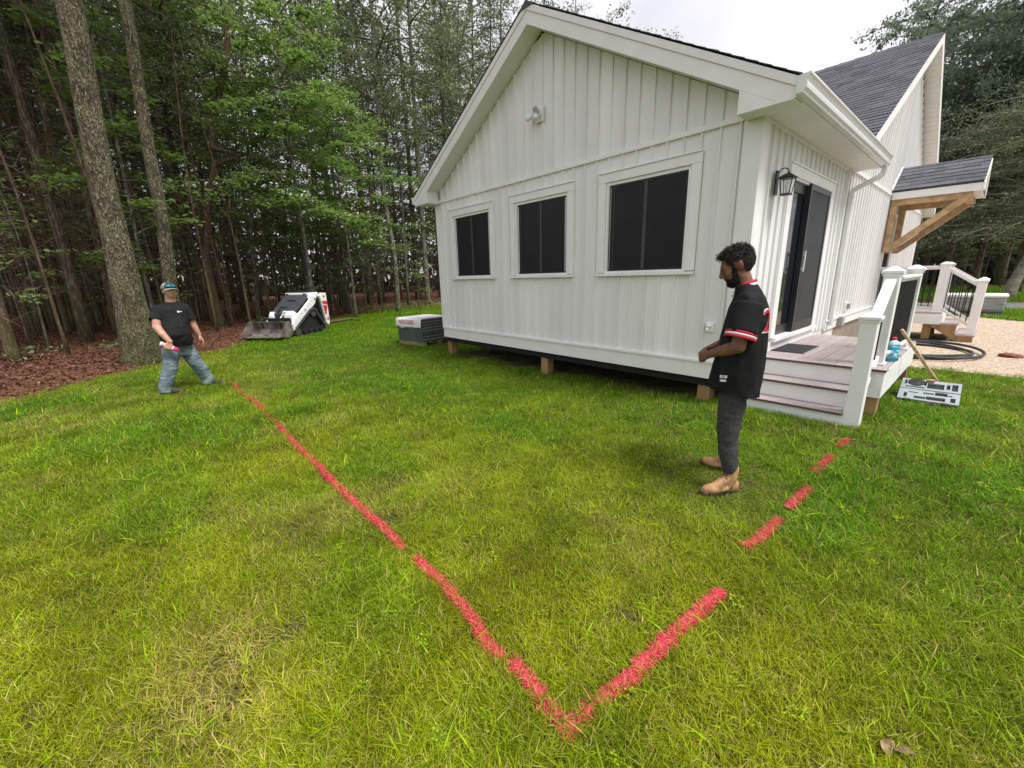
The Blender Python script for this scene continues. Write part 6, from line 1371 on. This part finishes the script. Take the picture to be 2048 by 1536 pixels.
# boots
TB = mat('tan nubuck boot', (.29,.155,.068), .75, .25, 14., .25, 150., col2=(.40,.235,.11)); TC_ = mat('scuffed toe', (.10,.06,.035), .8, .4, 30.); SB = mat('dark boot sole', (.03,.022,.016), .8, .2)
def boot(ankle, toe_dir, par, name='boot', L=.295):
    d = Vector(toe_dir).normalized(); s = Vector((-d.y,d.x,0)); a = Vector(ankle); hl = Vector((a.x,a.y,0))-d*.075
    def Pt(f, l, z): return hl+d*f*L+s*l+Z_*z
    k = MB(); yw = math.atan2(d.y,d.x)
    cap_part(k, Pt(.16,0,.05), .038, Pt(.55,0,.052), .042); cap_part(k, Pt(.55,0,.052), .042, Pt(.84,0,.040), .036); ell_part(k, Pt(.70,0,.045), (.085,.048,.040), Quaternion(Z_, yw)); ell_part(k, Pt(.14,0,.055), (.052,.040,.055), Quaternion(Z_, yw))
    cap_part(k, Pt(.24,0,.07), .046, Pt(.21,0,.19), .049); cap_part(k, Pt(.30,0,.12), .040, Pt(.60,0,.06), .038)
    o = blob(name, k, TB, .006, 3, par)
    for v in o.data.vertices: v.co.z = max(v.co.z, .014)
    so = MB(); V = []; n = 24
    for z, e in ((.0,1.0),(.022,1.02)):
        for q in range(n):
            b_ = 2*math.pi*q/n; f = .5+.515*math.cos(b_)*e; l = (.040+.012*math.cos(b_-.2))*math.sin(b_)*e; V.append(Pt(f,l,z))
    so.add(V, [(q,(q+1)%n,(q+1)%n+n,q+n) for q in range(n)]+[tuple(range(n))[::-1],tuple(range(n,2*n))]); so.build('sole', SB, o)
    tc = MB(); ell_part(tc, Pt(.93,0,.030), (.034,.040,.030), Quaternion(Z_, yw)); tc.build('toe_cap', TC_, o, smooth=True)
    lc_ = MB()
    for q in range(5):
        f = .62-.075*q; z = .085+.020*q; lc_.tube([Pt(f,-.030,z-.012),Pt(f-.01,0,z+.008),Pt(f,.030,z-.012)], .0035, 5); lc_.tube([Pt(f,-.028,z-.01),Pt(f-.05,.0,z+.016),Pt(f-.06,.028,z+.006)], .003, 5)
    lc_.build('laces', SB, o, smooth=True)
    st = MB(); st.tube([Pt(.05,.034,.06),Pt(-.01,.02,.075),Pt(-.015,0,.08),Pt(-.01,-.02,.075),Pt(.05,-.034,.06)], .004, 5); st.tube([Pt(.5,.048,.03),Pt(.3,.046,.05),Pt(.2,.045,.12)], .003, 5); st.build('stitching', SB, o, smooth=True)
    return o
boot((-.085,.140,0), (.262,.191,0), man1); boot((-.075,-.235,0), (.80,-.30,0), man1)
# ---------------------------------------------- man in the cap with the spray can (x to the camera, y to the picture's right)
gm2 = float(gz(-6.5,-4.58)); SK2 = mat('fair ruddy skin', (.46,.235,.165), .5, .14, 16., .06, 120., spec=.35, col2=(.52,.28,.20))
HR2 = Euler((0,R_(-3),R_(20))).to_quaternion(); b = MB(); HC2 = Vector((.025,.068,1.545)); P2 = head(b, HC2, .96, HR2, full=1.12)
cap_part(b, (.0,.055,1.36), .070, (.02,.065,1.46), .062)
loft_part(b, [((.01,.02,.74),.12,.15),((.02,.03,.90),.15,.17),((.02,.035,1.08),.14,.17),((.0,.04,1.25),.12,.18),((.0,.045,1.34),.08,.13)])
cap_part(b, (.02,-.125,1.285), .062, (.15,-.170,1.03), .056); cap_part(b, (.15,-.170,1.03), .056, (.235,-.118,.92), .047); cap_part(b, (.235,-.118,.92), .047, (.285,-.058,.815), .033)
cap_part(b, (-.02,.215,1.27), .060, (-.01,.268,1.02), .050); cap_part(b, (-.01,.268,1.02), .050, (.0,.29,.94), .043); cap_part(b, (.0,.29,.94), .043, (.015,.318,.855), .030)
hand(b, (.290,-.060,.812), (.1,-.40,-.90), (0,-.85,.5), (-1,.1,0), .20, [1.05,1.1,1.1,1.1], .9)
hand(b, (.015,.318,.855), (.1,.35,-1), (-.9,.2,.0), (.15,-1,-.2), .185, .28, .5, .16)
cap_part(b, (.06,-.06,.76), .085, (.13,-.125,.42), .06); cap_part(b, (.13,-.125,.42), .06, (.12,-.235,.10), .045); cap_part(b, (-.05,.11,.76), .085, (-.06,.20,.42), .06); cap_part(b, (-.06,.20,.42), .06, (-.12,.31,.10), .045)
man2 = blob('person', b, SK2, .0055, 3); man2.location = (-6.497,-4.579,gm2); man2.rotation_euler = (0,0,math.atan2(-.039,.999))
tag(man2, 'heavyset man in a cap, black tee shirt and jeans striding with a pink spray can', 'person'); eyes(P2, .96, man2)
mm = MB()
mm.tube([P2(.0965,-.017,-.067),P2(.1005,0,-.0665),P2(.0965,.017,-.067)], [.0015,.0022,.0015], 6)
for y in (-1,1): mm.tube([P2(.0855,.012*y,.021),P2(.083,.030*y,.025),P2(.074,.044*y,.020)], [.003,.004,.002], 6)
mm.build('eyebrows', mat('dark brown brow', (.07,.035,.025), .8), man2, smooth=True)
TS = cloth_mat('black tee shirt', (.016,.016,.018), .9, .25, 6.); s = MB()
loft_part(s, [((.03,.03,.69),.165,.180),((.045,.03,.78),.190,.194),((.055,.03,.90),.208,.200),((.045,.035,1.02),.192,.192),((.02,.04,1.16),.162,.195),((.005,.045,1.27),.135,.192),((.0,.05,1.33),.098,.150),((.005,.055,1.372),.074,.092)], 26, .92)
cap_part(s, (.015,-.115,1.275), .080, (.035,-.135,1.23), .076); cap_part(s, (-.02,.205,1.27), .078, (-.018,.222,1.22), .074)
tee = blob('tee_shirt', s, TS, .010, 5, man2, fold(5,.017,(6,6,4),.003))
for v in tee.data.vertices:
    if v.co.z < .715: v.co.z = .715
sleeve((.012,-.117,1.278), (.085,-.158,1.12), .081, .086, TS, tee, 7); sleeve((-.021,.205,1.272), (-.013,.252,1.085), .079, .078, TS, tee, 9)
cl = MB(); V = []; n = 26
for k in range(n):
    a = 2*math.pi*k/n
    for r, z in ((.068,.012),(.077,-.004)): V.append((.008+r*math.cos(a), .056+r*1.15*math.sin(a), 1.382+z-.25*r*math.cos(a)))
cl.add(V, [(2*k,2*k+1,2*((k+1)%n)+1,2*((k+1)%n)) for k in range(n)]); cl.build('collar', TS, tee, smooth=True).modifiers.new('t','SOLIDIFY').thickness = .006
bpy.context.view_layer.update()
q = bmesh.new(); bmesh.ops.create_grid(q, x_segments=6, y_segments=3, size=.5); me = bpy.data.meshes.new('chest_print'); q.to_mesh(me); q.free()
for v in me.vertices: v.co.x *= .062*(1 if v.co.x > 0 else .9); v.co.y *= .020*(1.3 if v.co.x < 0 else .45)
me.materials.append(cloth_mat('white print', (.7,.7,.7))); project_to(me, tee, (.3,.165,1.235), (0,1,0), (0,0,1), (1,.2,0), .004); put('chest_print', me, tee)
JN = cloth_mat('washed blue jeans', (.11,.16,.19), .85, .22, 5., 500., c2=(.20,.25,.27), bump=.2, stretch=(1,1,1.6)); t = MB()
loft_part(t, [((.015,.02,.56),.11,.145),((.015,.02,.66),.150,.175),((.015,.02,.76),.155,.178),((.015,.02,.84),.15,.172)], 22)
for H, K, A in (((.065,-.068,.68),(.135,-.125,.41),(.125,-.232,.115)),((-.045,.105,.68),(-.055,.205,.40),(-.118,.305,.125))):
    H, K, A = Vector(H), Vector(K), Vector(A); cap_part(t, H, .112, K, .098); cap_part(t, K, .098, A, .088); cap_part(t, A, .088, A-Z_*.05, .090)
jn = blob('jeans', t, JN, .010, 4, man2, fold(12,.015,(5,5,9),.003))
for v in jn.data.vertices: v.co.z = max(v.co.z, .035)
WB = mat('dark work boot', (.045,.038,.032), .7, .2)
_tb = TB; TB = WB; boot((.125,-.235,0), (.30,.95,0), man2, L=.29); boot((-.118,.305,0), (.35,.93,0), man2, L=.29); TB = _tb
# cap and sunglasses
CG = cloth_mat('grey mesh cap', (.30,.295,.27), .9, .1, 6.); CF = cloth_mat('dark cap front', (.05,.05,.055), .9); c = MB()
def shell(mb, a0, a1, r, z0, zs, n=18, m=8):
    V = []
    for i in range(m+1):
        th = math.pi/2*i/m*.99
        for k in range(n+1):
            a = a0+(a1-a0)*k/n; V.append(P2(-.010+r*1.09*math.cos(a)*math.cos(th), r*.93*math.sin(a)*math.cos(th), z0+zs*math.sin(th)))
    mb.add(V, [(i*(n+1)+k,i*(n+1)+k+1,(i+1)*(n+1)+k+1,(i+1)*(n+1)+k) for i in range(m) for k in range(n)])
shell(c, .9, 2*math.pi-.9, .106, .030, .100); cpo = c.build('cap', CG, man2, smooth=True); cpo.modifiers.new('t','SOLIDIFY').thickness = .004
c = MB(); shell(c, -.92, .92, .1065, .030, .101); c.build('cap_front', CF, cpo, smooth=True).modifiers.new('t','SOLIDIFY').thickness = .004
br_ = MB(); V = []
for i in range(6):
    for k in range(13):
        a = -.95+1.9*k/12; r = .104+.054*i/5*math.cos(a*.85); V.append(P2(-.010+r*1.08*math.cos(a), r*.95*math.sin(a)*.95, .030-.012*(i/5)-.028*abs(math.sin(a))**2*(.3+i/5)))
br_.add(V, [(i*13+k,i*13+k+1,(i+1)*13+k+1,(i+1)*13+k) for i in range(5) for k in range(12)]); br_.build('brim', CG, cpo, smooth=True).modifiers.new('t','SOLIDIFY').thickness = .005
sg_ = thing('sunglasses', 'mirrored teal sunglasses resting on the front of the cap', 'sunglasses', (0,0,0)); sg_.matrix_world = Matrix.Translation(man2.location) @ man2.rotation_euler.to_matrix().to_4x4()
ln = bpy.data.materials.new('mirrored teal lens'); ln.use_nodes = True; ln.node_tree.nodes['Principled BSDF'].inputs['Base Color'].default_value = (.04,.45,.60,1); ln.node_tree.nodes['Principled BSDF'].inputs['Metallic'].default_value = .7; ln.node_tree.nodes['Principled BSDF'].inputs['Roughness'].default_value = .2
for y in (-1,1):
    l = MB(); V = []
    for i in range(4):
        for k in range(7):
            a = y*(.06+.62*k/6); zz = .058+.034*i/3-.004*k/6*0; rr_ = .116-.010*(i/3); V.append(P2(-.010+rr_*1.09*math.cos(a), rr_*.95*math.sin(a), zz))
    F = [(i*7+k,i*7+k+1,(i+1)*7+k+1,(i+1)*7+k) for i in range(3) for k in range(6)]; l.add(V, F); o = l.build('lens', ln, sg_, smooth=True); o.modifiers.new('t','SOLIDIFY').thickness = .004
    MB().tube([P2(-.010+.113*1.09*math.cos(y*.7),.113*.95*math.sin(y*.7),.078), P2(.02,.103*y,.074), P2(-.03,.101*y,.062)], .004, 6).build('temple', M['caseblack'], sg_, smooth=True)
MB().tube([P2(-.010+.1165*1.09*math.cos(a),.1165*.95*math.sin(a),.0935) for a in [-.68+1.36*k/12 for k in range(13)]], .004, 6).build('frame', M['caseblack'], sg_, smooth=True)
# stubble shade: short brown hair below the cap
hr = MB()
for i in range(90): a = rg.uniform(1.95,2*math.pi-1.95); ell_part(hr, P2(-.012+.097*math.cos(a),.078*math.sin(a),rg.uniform(-.03,.035)), (.008,.008,.010), None, 6)
hr.build('hair', mat('short brown hair', (.10,.06,.035), .8), man2, smooth=True)
# the spray can in his right hand
ax2 = Vector((.03,.22,-.145)).normalized(); cc = Vector((.268,-.078,.735)); c0 = cc-ax2*.115
can = thing('spray_can', 'pink topped marking paint spray can held in the striding man\'s hand', 'spray can', (0,0,0)); can.matrix_world = Matrix.Translation(man2.location) @ man2.rotation_euler.to_matrix().to_4x4()
MB().lathe([(.028,-.002),(.033,.004),(.033,.165),(.029,.172)], c0, 18, ax=ax2).build('can_body', mat('white can', (.75,.75,.74), .3), can, smooth=True)
MB().lathe([(.0335,.02),(.0337,.021),(.0337,.10),(.0335,.101)], c0, 18, ax=ax2).build('label_band', mat('pink label', (.75,.05,.16), .4, .5, 20., col2=(.8,.3,.35)), can, smooth=True)
MB().lathe([(.034,.168),(.034,.205),(.028,.215),(.020,.217),(.018,.235),(.014,.237)], c0, 18, ax=ax2).build('cap', mat('fluorescent pink cap', (.85,.03,.20), .35), can, smooth=True)
